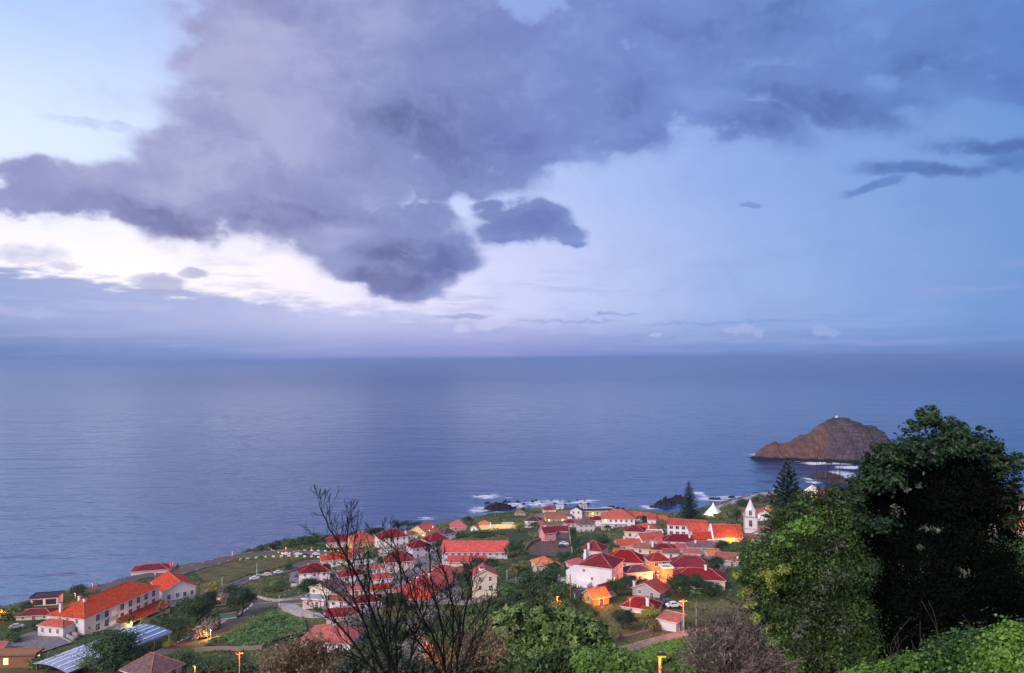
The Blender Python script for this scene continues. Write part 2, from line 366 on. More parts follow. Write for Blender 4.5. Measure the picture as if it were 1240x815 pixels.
# ------------------------------------------------------------------ draped strips and patches
def drape(x, y, off): return (x, y, terr(x, y) + off)
def smooth_line(P, step):
    P = [Vector((p[0], p[1])) for p in P]; out = []
    Q = [P[0]] + P + [P[-1]]
    for i in range(1, len(Q)-2):
        L = (Q[i+1]-Q[i]).length; n = max(1, int(L/step))
        for k in range(n):
            t = k/n
            out.append(0.5*((2*Q[i]) + (Q[i+1]-Q[i-1])*t + (2*Q[i-1]-5*Q[i]+4*Q[i+1]-Q[i+2])*t*t + (3*Q[i]-Q[i-1]-3*Q[i+1]+Q[i+2])*t**3))
    out.append(P[-1]); return out
ROADS = []
def road(name, px, width, mat, off=0.25, mark=None, kerb=None):
    P = smooth_line([hit(*p)[:2] for p in px], 2.5); ROADS.append(([(p.x, p.y) for p in P], width))
    n = len(P); tang = [(P[min(i+1,n-1)]-P[max(i-1,0)]).normalized() for i in range(n)]
    nor = [Vector((-t.y, t.x)) for t in tang]
    def strip(mb, o0, o1, up, i0=0, i1=None, mi=0, thick=0):
        for i in range(i0, (i1 or n)-1):
            a0 = P[i]+nor[i]*o0; a1 = P[i]+nor[i]*o1; b0 = P[i+1]+nor[i+1]*o0; b1 = P[i+1]+nor[i+1]*o1
            za = terr(P[i].x, P[i].y)+up; zb = terr(P[i+1].x, P[i+1].y)+up
            q = [(a0.x,a0.y,za),(b0.x,b0.y,zb),(b1.x,b1.y,zb),(a1.x,a1.y,za)]
            mb.face(q, mi)
            if thick:
                for s_, e_ in ((0,1),(2,3)):
                    u, w = q[s_], q[e_]; mb.face([u, w, (w[0],w[1],w[2]-thick), (u[0],u[1],u[2]-thick)], mi)
    mb = MB(); W = width/2
    m = 5
    for k in range(m): strip(mb, -W+width*k/m, -W+width*(k+1)/m, off)
    for i in range(n-1):      # shoulders down to the soil
        for sg in (-1, 1):
            a0 = P[i]+nor[i]*W*sg; b0 = P[i+1]+nor[i+1]*W*sg; za = terr(P[i].x,P[i].y); zb = terr(P[i+1].x,P[i+1].y)
            a1 = a0+nor[i]*sg*.6; b1 = b0+nor[i+1]*sg*.6
            mb.face([(a0.x,a0.y,za+off),(b0.x,b0.y,zb+off),(b1.x,b1.y,zb-1.2),(a1.x,a1.y,za-1.2)])
    o = mb.build(name, mat); tag(o, kind='structure')
    if kerb:
        kb = MB(); strip(kb, -W-0.25, -W, off+0.13, thick=.5); strip(kb, W, W+0.25, off+0.13, thick=.5)
        kb.build('kerb', MT['concrete'], o)
    if mark:
        pm = MB()
        for (offs, wid, dash) in mark:
            i = 0
            while i < n-2:
                strip(pm, offs-wid/2, offs+wid/2, off+0.012, i, min(n, i+2)); i += dash
        pm.build('painted_line', MT['paint'], o)
    return P, nor
def patch(name, px, mat, off=0.14, world=False, kind='structure'):
    P = [tuple(hit(*p)[:2]) for p in px] if not world else px
    xs = [p[0] for p in P]; ys = [p[1] for p in P]
    import bmesh
    bm = bmesh.new(); vs = [bm.verts.new((p[0], p[1], 0)) for p in P]
    bm.faces.new(vs)
    step = 4.0
    for k in range(int(min(xs)//step)+1, int(max(xs)//step)+1):
        g = bm.verts[:] + bm.edges[:] + bm.faces[:]
        bmesh.ops.bisect_plane(bm, geom=g, plane_co=(k*step, 0, 0), plane_no=(1,0,0))
    for k in range(int(min(ys)//step)+1, int(max(ys)//step)+1):
        g = bm.verts[:] + bm.edges[:] + bm.faces[:]
        bmesh.ops.bisect_plane(bm, geom=g, plane_co=(0, k*step, 0), plane_no=(0,1,0))
    bmesh.ops.triangulate(bm, faces=bm.faces[:])
    for v in bm.verts: v.co.z = terr(v.co.x, v.co.y) + off
    bmesh.ops.recalc_face_normals(bm, faces=bm.faces[:])
    me = bpy.data.meshes.new(name); bm.to_mesh(me); bm.free(); me.materials.append(mat)
    for pl in me.polygons:
        pass
    o = link_mesh(name, me); tag(o, kind=kind)
    return o, P
# ------------------------------------------------------------------ world: dusk sky
SUN_AZ = -48.0; FILL_EL = 34.0
def build_world():
    w = bpy.data.worlds.new("World"); scene.world = w; w.use_nodes = True; t = w.node_tree; t.nodes.clear(); n = N(t)
    out = n.node('ShaderNodeOutputWorld'); bg = n.node('ShaderNodeBackground'); n.l.new(bg.outputs[0], out.inputs[0])
    tc = n.node('ShaderNodeTexCoord'); d = n.vmath('NORMALIZE', tc.outputs['Generated'])
    s = n.node('ShaderNodeSeparateXYZ'); n.l.new(d, s.inputs[0])
    deg = 180/math.pi
    az = n.math('MULTIPLY', n.math('ARCTAN2', s.outputs[0], s.outputs[1]), deg)
    el = n.math('MULTIPLY', n.math('ARCSINE', s.outputs[2]), deg)
    cv = n.node('ShaderNodeCombineXYZ'); n.l.new(az, cv.inputs[0]); n.l.new(el, cv.inputs[1]); vec = cv.outputs[0]
    def A(px, py=300): return (azel(px, py)[0] + 50)/100
    a01 = n.math('DIVIDE', n.math('ADD', az, 50), 100)
    X = [0, 200, 400, 620, 900, 1240]
    def row(cols): return n.ramp(a01, [(A(x), lin(c)) for x, c in zip(X, cols)])
    r0 = row([(100,124,176),(112,134,184),(138,148,200),(140,146,203),(112,138,192),(88,126,182)])
    r3 = row([(150,163,206),(163,174,214),(186,188,226),(180,183,224),(134,158,208),(108,146,200)])
    r6 = row([(246,240,246),(250,243,248),(238,232,246),(200,204,238),(150,174,222),(112,148,202)])
    r14 = row([(214,227,251),(206,220,250),(198,210,245),(178,194,238),(140,166,220),(108,146,204)])
    r26 = row([(158,190,238),(168,190,238),(160,176,228),(140,162,218),(112,146,206),(84,124,188)])
    warp = n.noise(n.mapping(vec, (0.10, 0.16, 0.1)), 1.0, 2, 0.55, out=1, dim='2D')
    wv = n.vmath('SCALE', n.vmath('SUBTRACT', warp, (0.5, 0.5, 0.5)), None); wv.node.inputs['Scale'].default_value = 3.2
    fine = n.noise(n.mapping(vec, (0.55, 0.85, 0.5)), 1.0, 4, 0.6, out=1, dim='2D')
    wf = n.vmath('SCALE', n.vmath('SUBTRACT', fine, (0.5, 0.5, 0.5)), None); wf.node.inputs['Scale'].default_value = 0.8
    vw = n.vmath('ADD', vec, wv); vw = n.vmath('ADD', vw, wf)
    # low bank along the horizon
    sv = n.node('ShaderNodeSeparateXYZ'); n.l.new(n.vmath('ADD', vec, wf), sv.inputs[0])
    bank_n = n.noise(n.mapping(vec, (0.35, 1.6, 1)), 1.0, 4, 0.6, dim='2D')
    top = n.ramp(a01, [(A(0), (0.60,)*3+(1,)), (A(250), (0.48,)*3+(1,)), (A(450), (0.38,)*3+(1,)), (A(620), (0.30,)*3+(1,)), (A(900), (0.22,)*3+(1,)), (A(1240), (0.15,)*3+(1,))])
    topd = n.math('MULTIPLY', top, 10.0)
    over = n.math('SUBTRACT', n.math('ADD', el, n.math('MULTIPLY', n.math('SUBTRACT', bank_n, 0.5), 2.6)), topd)
    softn = n.ramp(a01, [(A(200), (0.10,)*3+(1,)), (A(620), (0.35,)*3+(1,)), (A(900), (1,1,1,1))])
    bm = n.smap(n.math('DIVIDE', over, n.math('ADD', n.math('MULTIPLY', softn, 5), 0.3)), -0.6, 0.6)
    low = n.mix(n.smap(el, 0.0, 3.4), r0, r3)
    lowst = n.noise(n.mapping(vec, (0.09, 1.5, 1)), 1.0, 5, 0.6, dim='2D')
    low = n.mix(n.math('MULTIPLY', n.smap(lowst, 0.45, 0.75), 0.22), low, lin((190,192,228)))
    hi = n.mix(n.smap(el, 6.0, 14.0), r6, r14); hi = n.mix(n.smap(el, 13.5, 26.0), hi, r26)
    streak = n.noise(n.mapping(vec, (0.12, 1.1, 1)), 1.0, 4, 0.62, dim='2D')
    stm = n.math('MULTIPLY', n.smap(streak, 0.52, 0.72), n.smap(el, 10.0, 4.0))
    hi = n.mix(n.math('MULTIPLY', stm, 0.35), hi, lin((150,158,205)))
    sky = n.mix(bm, low, hi)
    # ---- big clouds: soft ellipses in azimuth / elevation, broken up by noise
    CH = [None]
    def blob(px, py, rx, ry, rot=0.0, v=None):
        a, e = azel(px, py); k = math.degrees(1/F)
        src = v or vw
        if CH[0] is not None:      # tie each blob to the one before, so that they are worked out one after the other
            src = n.vmath('MULTIPLY_ADD', CH[0], (1e-7, 1e-7, 0)); n.put(src.node.inputs[2], v or vw)
        mp = n.mapping(src, (rx*k, ry*k, 1.0), (0, 0, R(-rot)), (a, e, 0), 'TEXTURE')
        ln = n.vmath('LENGTH', mp); return n.smap(ln, 1.25, 0.35)
    def union(lst, v=None):
        acc = None
        for b in lst:
            wgt = b[5] if len(b) > 5 else 1.0
            x = blob(*b[:5], v=v)
            if wgt != 1.0: x = n.math('MULTIPLY', x, wgt)
            acc = x if acc is None else n.math('SMOOTH_MAX', acc, x, 0.15)
            CH[0] = acc
        return acc
    BIG = [(470,262,110,36,0),(400,245,110,50,0),(120,232,120,34,0),(600,250,42,12,0,.8),(682,292,28,10,0,.8),(615,282,50,20,0,.9),(690,160,80,50,0),(500,335,70,30,0),(450,325,70,30,0),(280,100,70,90,-25,0.8),(480,200,120,70,0),(360,60,80,80,0,.9),(560,60,160,110,0),(820,90,110,60,0,.9),(760,150,90,50,0,.9),(960,40,150,40,0,.75),(160,245,110,34,0),(1180,30,120,40,0,.8),(590,200,90,50,0),(40,238,75,22,0),(130,240,100,38,0),(220,252,120,50,8),(255,195,95,62,-20),(335,235,150,80,0),(300,150,100,100,0,0.85),(400,160,170,150,0),
           (440,285,150,52,8),(520,305,78,42,0),(490,350,66,22,0),(400,20,190,110,0),(560,110,230,120,0),(700,70,200,105,0),(640,180,120,40,0),
           (850,20,200,60,0),(640,262,66,26,4),(672,280,40,18,-8),(610,258,36,20,0),(1240,60,120,60,0)]
    RIGHT = [(890,150,110,34,14),(1000,115,150,42,16),(1130,80,150,48,14),(1115,200,90,13,10),(1195,170,90,16,12),(1240,195,60,14,12),(1060,225,40,10,-10)]
    SMALL = [(910,248,16,4.5,5),(197,344,34,17,0,.9),(232,330,22,8,0,.7),(172,338,20,9,0,.6),(40,308,56,16,0,0.55),(75,322,30,8,0,.6),(290,345,60,8,0,.45),(340,358,60,6,0,.5),(112,150,80,9,0,0.5),(745,380,46,2.5,0,.6),(690,389,110,3,0,0.55),(880,390,150,3,0,.55),(560,384,60,4,0,.6),(1030,380,80,4,0,.4)]
    HOLE = [(563,242,16,26,-25,.55)]
    dens = n.math('SMOOTH_MAX', n.math('MULTIPLY', union(BIG), 1.3), union(RIGHT), 0.1)
    dens = n.math('SUBTRACT', dens, union(HOLE))
    det = n.noise(n.mapping(vw, (0.16, 0.24, 1)), 1.0, 5, 0.58, dim='2D')
    det2 = n.noise(n.mapping(vw, (0.5, 0.7, 1), loc=(7,3,0)), 1.0, 5, 0.6, dim='2D')
    dd = n.math('ADD', dens, n.math('MULTIPLY', n.math('SUBTRACT', det, 0.5), 0.62))
    dd = n.math('ADD', dd, n.math('MULTIPLY', n.math('SUBTRACT', det2, 0.5), 0.30))
    dd = n.math('MAXIMUM', dd, n.math('MULTIPLY', union([(676,158,80,48,0),(440,226,90,40,0),(380,150,120,90,0),(560,120,120,90,0)], v=n.vmath('ADD', vec, wf)), 0.95))
    smalls = n.math('ADD', union(SMALL, v=n.vmath('ADD', vec, wf)), n.math('MULTIPLY', n.math('SUBTRACT', det2, 0.5), 0.5))
    dd2 = dd
    # generic cloud cover away from the part of the sky in the picture
    away = n.math('MAXIMUM', n.smap(el, 27.0, 36.0), n.smap(n.math('ABSOLUTE', az), 38.0, 50.0))
    gen = n.noise(n.mapping(d, (1.4, 1.4, 2.6)), 1.6, 3, 0.6)
    away = n.math('MAXIMUM', away, n.smap(el, -0.8, -2.0))
    softedge = n.ramp(a01, [(A(0), (.36,)*3+(1,)), (A(230), (.55,)*3+(1,)), (A(400), (.44,)*3+(1,)), (A(600), (.44,)*3+(1,)), (A(900), (.46,)*3+(1,)), (A(1240), (.46,)*3+(1,))])
    mask = n.smap(n.math('SUBTRACT', dd2, 0.50), n.math('MULTIPLY', softedge, -1.0), softedge)
    mask = n.math('MAXIMUM', mask, n.math('MULTIPLY', n.smap(smalls, 0.22, 0.85), 0.85))
    # colours: rosy grey at left, blue at right; thin parts lighter, thick undersides darker
    c_lt = n.ramp(a01, [(A(0), lin((166,170,206))), (A(300), lin((166,167,203))), (A(560), lin((138,149,198))), (A(800), lin((124,148,205))), (A(1240), lin((98,134,194)))])
    c_md = n.ramp(a01, [(A(0), lin((138,143,188))), (A(250), lin((144,146,188))), (A(420), lin((132,139,186))), (A(600), lin((114,129,182))), (A(800), lin((110,132,192))), (A(1240), lin((90,124,186)))])
    c_dk = n.ramp(a01, [(A(0), lin((118,122,172))), (A(250), lin((102,108,154))), (A(500), lin((94,101,150))), (A(620), lin((100,112,172))), (A(800), lin((90,108,168))), (A(1240), lin((76,104,162)))])
    DARK = [(200,275,130,30,6,.8),(130,255,90,20,0,.6),(500,315,80,30,0,1.0),(470,345,60,24,0,.9),(560,150,170,50,0,.55),(640,270,60,25,0,.8),(700,110,130,50,0,.5),(1000,130,130,26,16,.8),(1150,90,90,20,14,.5),(1115,200,80,10,10,.8),(1200,170,70,10,10,.6),(330,260,90,30,0,.4),(880,20,150,35,0,.55),(900,160,60,22,10,.6),(197,348,30,12,0,.5)]
    PALE = [(330,110,120,90,-30,.9),(260,180,70,50,-30,.8),(400,60,120,90,0,.6),(420,290,60,24,0,.7),(260,215,80,20,-20,.7),(480,230,90,25,0,.35),(850,120,60,14,10,.8),(700,190,60,14,10,.5),(960,60,90,20,10,.5)]
    dk = union(DARK); pl = union(PALE)
    n1 = n.noise(n.mapping(vw, (0.13, 0.22, 1), loc=(3,9,0)), 1.0, 5, 0.6, dim='2D')
    shade = n.math('ADD', n.math('SUBTRACT', n.math('MULTIPLY', dk, 1.0), n.math('MULTIPLY', pl, 0.55)), n.math('MULTIPLY', n.math('SUBTRACT', n1, 0.5), 1.9))
    shade = n.math('ADD', shade, n.math('MULTIPLY', n.math('SUBTRACT', det2, 0.5), 0.45))
    cc = n.mix(n.smap(shade, 0.05, 0.95), n.mix(n.smap(shade, -0.55, 0.15), c_lt, c_md), c_dk)
    cc = n.mix(n.smap(dd2, 0.75, 0.35), cc, c_lt)
    cc = n.mix(n.math('MULTIPLY', n.smap(det, 0.42, 0.62), 0.30), cc, c_md)
    cc = n.mix(n.math('MULTIPLY', n.smap(det2, 0.50, 0.72), 0.28), cc, c_lt)
    sky2 = n.mix(n.math('MULTIPLY', mask, 0.97), sky, cc)
    # small bright cumulus heads standing on the horizon
    PUFF = [(885,400,14,7,0),(902,398,15,8,0),(918,402,12,6,0),(995,399,13,8,0),(1008,403,10,5,0),(795,404,10,4,0),(590,392,26,10,0,.9),(560,398,18,8,0,.8),(540,388,14,8,0,.7),(100,370,80,9,0,.7),(30,376,70,10,0,.7),(170,372,50,8,0,.6),(1080,405,10,3,0,.7)]
    pf = n.math('ADD', union(PUFF, v=n.vmath('ADD', vec, wf)), n.math('MULTIPLY', n.math('SUBTRACT', det2, 0.5), 0.8))
    c_pf = n.ramp(a01, [(A(0), lin((172,178,216))), (A(500), lin((206,200,232))), (A(900), lin((160,172,216))), (A(1240), lin((130,160,208)))])
    sky2 = n.mix(n.math('MULTIPLY', n.smap(pf, 0.40, 0.95), 0.8), sky2, c_pf)
    # simple broken cloud for the rest of the sky dome (above, beside and behind the camera)
    gc = n.mix(n.math('MULTIPLY', n.smap(gen, 0.35, 0.65), 0.8), hi, c_md)
    back = n.math('MAXIMUM', n.smap(s.outputs[1], 0.0, -0.5), n.smap(el, 50.0, 80.0))
    gc = n.mix(n.math('MULTIPLY', back, 0.75), gc, lin((214,202,220)))  # unseen rear and overhead sky lifted to a bright rose to light the land
    ns = n.node('ShaderNodeTexSky', sky_type='NISHITA', sun_disc=False)
    ns.sun_elevation = R(3.0); ns.sun_rotation = R(SUN_AZ); ns.dust_density = 0.5; ns.air_density = 1.2; ns.ozone_density = 2.0
    nsc = n.vmath('SCALE', ns.outputs[0], None); nsc.node.inputs['Scale'].default_value = 0.05
    n.put(bg.inputs[0], sky2); bg.inputs[1].default_value = 1.0
    bg2 = n.node('ShaderNodeBackground'); n.put(bg2.inputs[0], n.mix(0.04, gc, nsc))
    msh = n.node('ShaderNodeMixShader'); n.put(msh.inputs[0], away); n.l.new(bg.outputs[0], msh.inputs[1]); n.l.new(bg2.outputs[0], msh.inputs[2])
    n.l.new(msh.outputs[0], out.inputs[0])
    w.cycles.sampling_method = 'MANUAL'; w.cycles.sample_map_resolution = 512
build_world()
sd = bpy.data.lights.new('fill_sun', 'SUN'); sd.energy = 2.9; sd.angle = R(25); sd.color = (1.0, 0.90, 0.88)  # added soft fill from behind left; the real sun is below the horizon
so = bpy.data.objects.new('fill_sun', sd); col.objects.link(so)
_el, _az = R(FILL_EL), R(-140)
so.rotation_euler = Vector((math.sin(_az)*math.cos(_el), math.cos(_az)*math.cos(_el), math.sin(_el))).to_track_quat('Z', 'Y').to_euler()
scene.view_settings.view_transform = 'Standard'; scene.view_settings.look = 'None'; scene.view_settings.exposure = 0.2; scene.view_settings.gamma = 1.0
# ------------------------------------------------------------------ sea
FOAM = []   # world ellipses (x, y, rx, ry, strength)
def foam(px, py, rx, ry, s=1.0):
    q = sealevel(px, py); k = q.y/F; dy = ry*q.y*q.y/(EYE*F)
    FOAM.append((q.x, q.y, rx*k*1.15, dy*1.15, s*1.0))
for f in [(588,601,20,3.2,.9),(580,617,16,5,.8),(600,622,20,4,.7),(612,603,14,3,.5),(625,612,16,4,.9),(650,610,18,4,.9),(672,608,20,4,.8),(700,608,18,3,.8),(712,607,16,2.5,.8),(735,614,16,1.6,.6),(782,613,9,2.2,.9),(788,616,12,1.5,.6),(845,597,9,2.0,1.1),(850,600,8,1.5,.8),(862,604,20,3,1.0),(885,602,14,2.5,.8),(800,610,8,1.5,.7),(898,602,8,2,.7),
          (458,637,26,3,.5),(520,628,24,2.5,.6),(500,632,14,2,.5),(740,603,6,.8,.5),(718,603,5,.8,.4),
          (922,550,18,1.3,1),(925,552.5,16,1.6,1.1),(945,554.5,18,1.7,1.1),(966,557,18,1.8,1.15),(988,561,16,2.0,1.15),(950,552,22,1.5,1),(975,556,18,1.8,1.1),(992,558,10,3,1.3),(1010,560,20,2.6,1.1),(1030,566,20,2.2,1.1),(985,562,12,1.2,.9),(1018,573,16,3.5,.9),(1030,578,14,3,.9),(985,584,10,2.2,1),(978,580,5,2.5,.9),(940,592,8,1.4,.8),(1222,596,12,2,.7)]:
    foam(*f)
def sea():
    x = np.concatenate([[-60000,-20000,-8000,-3500,-2000,-1300,-900], np.arange(-640, 1201, 6.0), [1500,2000,3500,8000,20000,60000]])
    y = np.concatenate([[-3000,-600,0,100], np.arange(180, 1401, 6.0), np.arange(1420,2400,40.0), [2800,3500,5000,8000,14000,25000,42000,70000]])
    Xs, Ys = np.meshgrid(x, y)
    fm = np.zeros(Xs.shape)
    for (fx, fy, rx, ry, s) in FOAM:
        fm = np.maximum(fm, s*np.clip(1.35 - np.hypot((Xs-fx)/rx, (Ys-fy)/ry), 0, 1))
    dc = poly_dist(Xs, Ys, COAST, closed=False)
    band = np.interp(Xs, [-200,-60,0,150,300,900], [10, 18, 34, 22, 12, 12])
    fm = np.maximum(fm, 0.8*np.clip(1-dc/band, 0, 1)*(~poly_inside(Xs, Ys, land)))
    idx = np.arange(Xs.size).reshape(Xs.shape)
    q = np.stack([idx[:-1,:-1], idx[:-1,1:], idx[1:,1:], idx[1:,:-1]], -1).reshape(-1, 4)
    me = np_mesh('water', np.stack([Xs.ravel(), Ys.ravel(), np.zeros(Xs.size)], -1), q, None, smooth=True)
    at_ = me.attributes.new('surf', 'FLOAT', 'POINT'); at_.data.foreach_set('value', fm.ravel().astype(np.float32))
    m, n, b, out = new_mat('ocean_water')
    g = n.node('ShaderNodeNewGeometry'); p = g.outputs['Position']
    at = n.node('ShaderNodeAttribute', attribute_name='surf')
    dd = n.vmath('LENGTH', n.vmath('SUBTRACT', p, (0, 0, EYE)))
    pr = n.mapping(p, (0.45, 1.0, 1.0), (0, 0, R(14)))
    w1 = n.noise(pr, 0.15, 4, 0.5); w2 = n.noise(n.mapping(p, (0.35, 1, 1), (0,0,R(20))), 0.032, 3, 0.5); w3 = n.noise(n.mapping(p, (0.25, 1, 1), (0,0,R(10))), 0.007, 3, 0.5)
    near = n.smap(dd, 2600.0, 500.0)
    h = n.math('ADD', n.math('ADD', n.math('MULTIPLY', w1, n.math('MULTIPLY', near, 1.3)), n.math('MULTIPLY', w2, 3.2)), n.math('MULTIPLY', w3, 4.0))
    gust = n.noise(n.mapping(p, (0.5, 1, 1), (0,0,R(8))), 0.0022, 4, 0.55)
    c = n.mix(n.smap(gust, 0.35, 0.65), (0.002, 0.026, 0.120, 1), (0.004, 0.038, 0.155, 1))
    n.put(b.inputs['Base Color'], c); b.inputs['IOR'].default_value = 3.6; b.inputs['Specular Tint'].default_value = (0.80, 0.92, 1.0, 1)
    fn = n.noise(n.mapping(p, (0.5, 1, 1), (0,0,R(12))), 0.13, 7, 0.7)
    fo = n.smap(n.math('ADD', at.outputs['Fac'], n.math('MULTIPLY', n.math('SUBTRACT', fn, 0.5), 2.2)), 0.38, 1.0)
    fo = n.math('MULTIPLY', fo, n.smap(at.outputs['Fac'], 0.02, 0.2))
    fb = n.noise(n.mapping(p, (0.7, 1, 1)), 0.45, 5, 0.7)
    fo = n.math('MULTIPLY', fo, n.smap(fb, 0.30, 0.56, 0.25, 1.0))
    # a few whitecaps
    wc = n.math('MULTIPLY', n.smap(n.noise(n.mapping(p, (0.4, 1, 1), (0,0,R(12))), 0.09, 3, 0.6), 0.735, 0.78), n.smap(dd, 1100.0, 600.0))
    fo = n.math('MAXIMUM', fo, n.math('MULTIPLY', wc, 0.6))
    n.put(b.inputs['Roughness'], n.math('ADD', n.smap(dd, 400.0, 6000.0, 0.10, 0.28), n.math('MULTIPLY', fo, 0.5)))
    bn = n.node('ShaderNodeBump'); bn.inputs['Distance'].default_value = 1.0; bn.inputs['Strength'].default_value = 1.0
    n.put(bn.inputs['Height'], h); n.l.new(bn.outputs[0], b.inputs['Normal'])
    df = n.node('ShaderNodeBsdfDiffuse'); df.inputs[0].default_value = (0.68, 0.72, 0.80, 1)
    ms = n.node('ShaderNodeMixShader'); n.put(ms.inputs[0], fo); n.l.new(b.outputs[0], ms.inputs[1]); n.l.new(df.outputs[0], ms.inputs[2])
    n.l.new(ms.outputs[0], out.inputs[0])
    me.materials.append(m); o = link_mesh('water', me); tag(o, kind='structure')
sea()
# ------------------------------------------------------------------ rocky islet
def rock_material(name, c1, c2, c3, sc=0.05, zdark=4.0, split=None):
    m, n, b, out = new_mat(name)
    g = n.node('ShaderNodeNewGeometry'); p = g.outputs['Position']; s = n.node('ShaderNodeSeparateXYZ'); n.l.new(p, s.inputs[0])
    sn = n.node('ShaderNodeSeparateXYZ'); n.l.new(g.outputs['Normal'], sn.inputs[0])
    a = n.noise(p, sc, 7, 0.68); st = n.noise(n.mapping(p, (0.4, 0.4, 3.2)), sc*1.6, 6, 0.65)
    gul = n.noise(n.mapping(p, (2.2, 2.2, 0.35)), sc*2, 5, 0.65)
    c = n.mix(n.smap(a, 0.38, 0.64), c1 + (1,), c2 + (1,))
    c = n.mix(n.math('MULTIPLY', n.smap(st, 0.46, 0.66), 0.55), c, c3 + (1,))
    c = n.mix(n.math('MULTIPLY', n.smap(gul, 0.50, 0.68), 0.5), c, tuple(x*0.5 for x in c1) + (1,))
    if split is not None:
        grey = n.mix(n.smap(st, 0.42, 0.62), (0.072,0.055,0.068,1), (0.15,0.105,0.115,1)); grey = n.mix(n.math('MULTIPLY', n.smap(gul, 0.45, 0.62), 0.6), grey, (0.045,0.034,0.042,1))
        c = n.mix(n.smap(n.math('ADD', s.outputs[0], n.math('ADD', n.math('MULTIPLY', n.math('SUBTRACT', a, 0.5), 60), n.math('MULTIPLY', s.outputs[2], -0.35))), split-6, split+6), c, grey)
    veg = n.math('MULTIPLY', n.smap(sn.outputs[2], 0.62, 0.85), n.math('MULTIPLY', n.smap(s.outputs[2], 22.0, 45.0), 0.65))
    c = n.mix(veg, c, (0.055, 0.050, 0.028, 1))
    wet = n.smap(n.math('ADD', s.outputs[2], n.math('MULTIPLY', n.math('SUBTRACT', a, 0.5), 5)), zdark+1, zdark-1)
    c = n.mix(wet, c, (0.014, 0.011, 0.013, 1))
    n.put(b.inputs['Base Color'], c); b.inputs['Roughness'].default_value = 0.9; b.inputs['Specular IOR Level'].default_value = 0.2
    bump(n, b, n.math('ADD', a, n.math('ADD', n.math('MULTIPLY', st, .6), n.math('MULTIPLY', gul, 0.7))), 5.0, 0.9)
    return m
def islet():
    D0 = 1105.0
    prof = [(905,549),(912,547.5),(917,543),(922,539.5),(929,535),(936,533.5),(941,535.5),(950,534.5),(958,531.5),(963,529),(967,525.5),(974,525.5),(979,521.5),(981,517),(986,513.5),(993,509.5),(1000,507),(1008,505),(1015,504.5),(1022,505.5),(1030,508.5),(1036,512),(1041,514.5),(1048,514),(1052,513),(1057,515),(1063,521),(1067,527),(1070,535),(1072,545),(1074,556)]
    pts = [at(a, b, D0) for a, b in prof]; xs = np.array([p.x for p in pts]); zs = np.array([p.z for p in pts]); zs[0] = -3; zs[-1] = -3
    x = np.arange(xs[0]-6, xs[-1]+8, 1.6); y = np.arange(D0-95, D0+85, 1.6)
    Xi, Yi = np.meshgrid(x, y)
    wob = fbm(Xi/30+5, Yi/30, 4)
    ridge = D0 + 10*wob - 6
    topz = np.interp(Xi + 3*wob, xs, zs)
    u = (Xi-xs[0])/(xs[-1]-xs[0])
    # front half-width: narrow at the tail, wide at the head; right part drops as a cliff
    fw = np.interp(u, [0,.2,.45,.62,.78,1], [14,26,48,66,60,34]) ; bw = fw*0.8
    d = np.where(Yi < ridge, (ridge-Yi)/fw, (Yi-ridge)/bw)
    d = d + 0.10*fbm(Xi/14, Yi/40, 4) 
    steep = np.interp(u, [0,.5,.60,.68,1], [1.15,1.25,1.6,3.4,3.4])
    fall = 1 - np.clip(d, 0, 3)**steep
    Z = topz*np.clip(fall, -1, 1)
    gul = np.abs(fbm(Xi/9+0.25*Yi/9, Yi/70, 4)); rr = fbm(Xi/7, Yi/7, 5)
    Z = Z - gul*17*np.clip(d*3, 0, 1)*np.clip(Z/12, 0, 1) + rr*2.6*np.clip(Z/6+.2, 0, 1)*np.clip(d*4+.25, 0, 1)
    ledge = np.floor(Z/6.5)*6.5; Z = np.where(u > .6, Z*0.6 + ledge*0.4*(Z > 0) + Z*0.4*(Z <= 0), Z)
    Z = np.where(d > 1, -2 - (d-1)*12 + rr*2.6, Z); Z = np.maximum(Z, -8)
    Z[0,:] = -8; Z[-1,:] = -8; Z[:,0] = -8; Z[:,-1] = -8
    idx = np.arange(Xi.size).reshape(Xi.shape)
    q = np.stack([idx[:-1,:-1], idx[:-1,1:], idx[1:,1:], idx[1:,:-1]], -1).reshape(-1, 4)
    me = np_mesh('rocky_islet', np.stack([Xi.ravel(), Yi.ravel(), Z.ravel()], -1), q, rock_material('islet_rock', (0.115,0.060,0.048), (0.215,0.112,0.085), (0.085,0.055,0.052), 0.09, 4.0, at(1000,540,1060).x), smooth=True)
    o = link_mesh('rocky_islet', me); tag(o, 'steep brown volcanic islet with a low tail rising from the sea', 'islet')
    # lighthouse on the summit
    p = at(1013, 505, D0-6); zt = float(np.interp(p.x, xs, zs))
    e = empty('lighthouse', (p.x, D0-6, zt-1.0)); tag(e, 'tiny white lighthouse on top of the brown islet', 'lighthouse')
    b = MB(); b.box(-1.4,1.4,-1.4,1.4,-1,1.9); b.build('keeper_room', MT['trimw'], e)
    b = MB(); b.tube((0,0,1.9),(0,0,3.6),.8,.7,12); b.build('tower', MT['trimw'], e)
    b = MB(); b.tube((0,0,3.6),(0,0,4.3),.55,.55,10); b.tube((0,0,4.3),(0,0,4.8),.6,0.1,10); b.build('lantern', MT['darkm'], e)
islet()
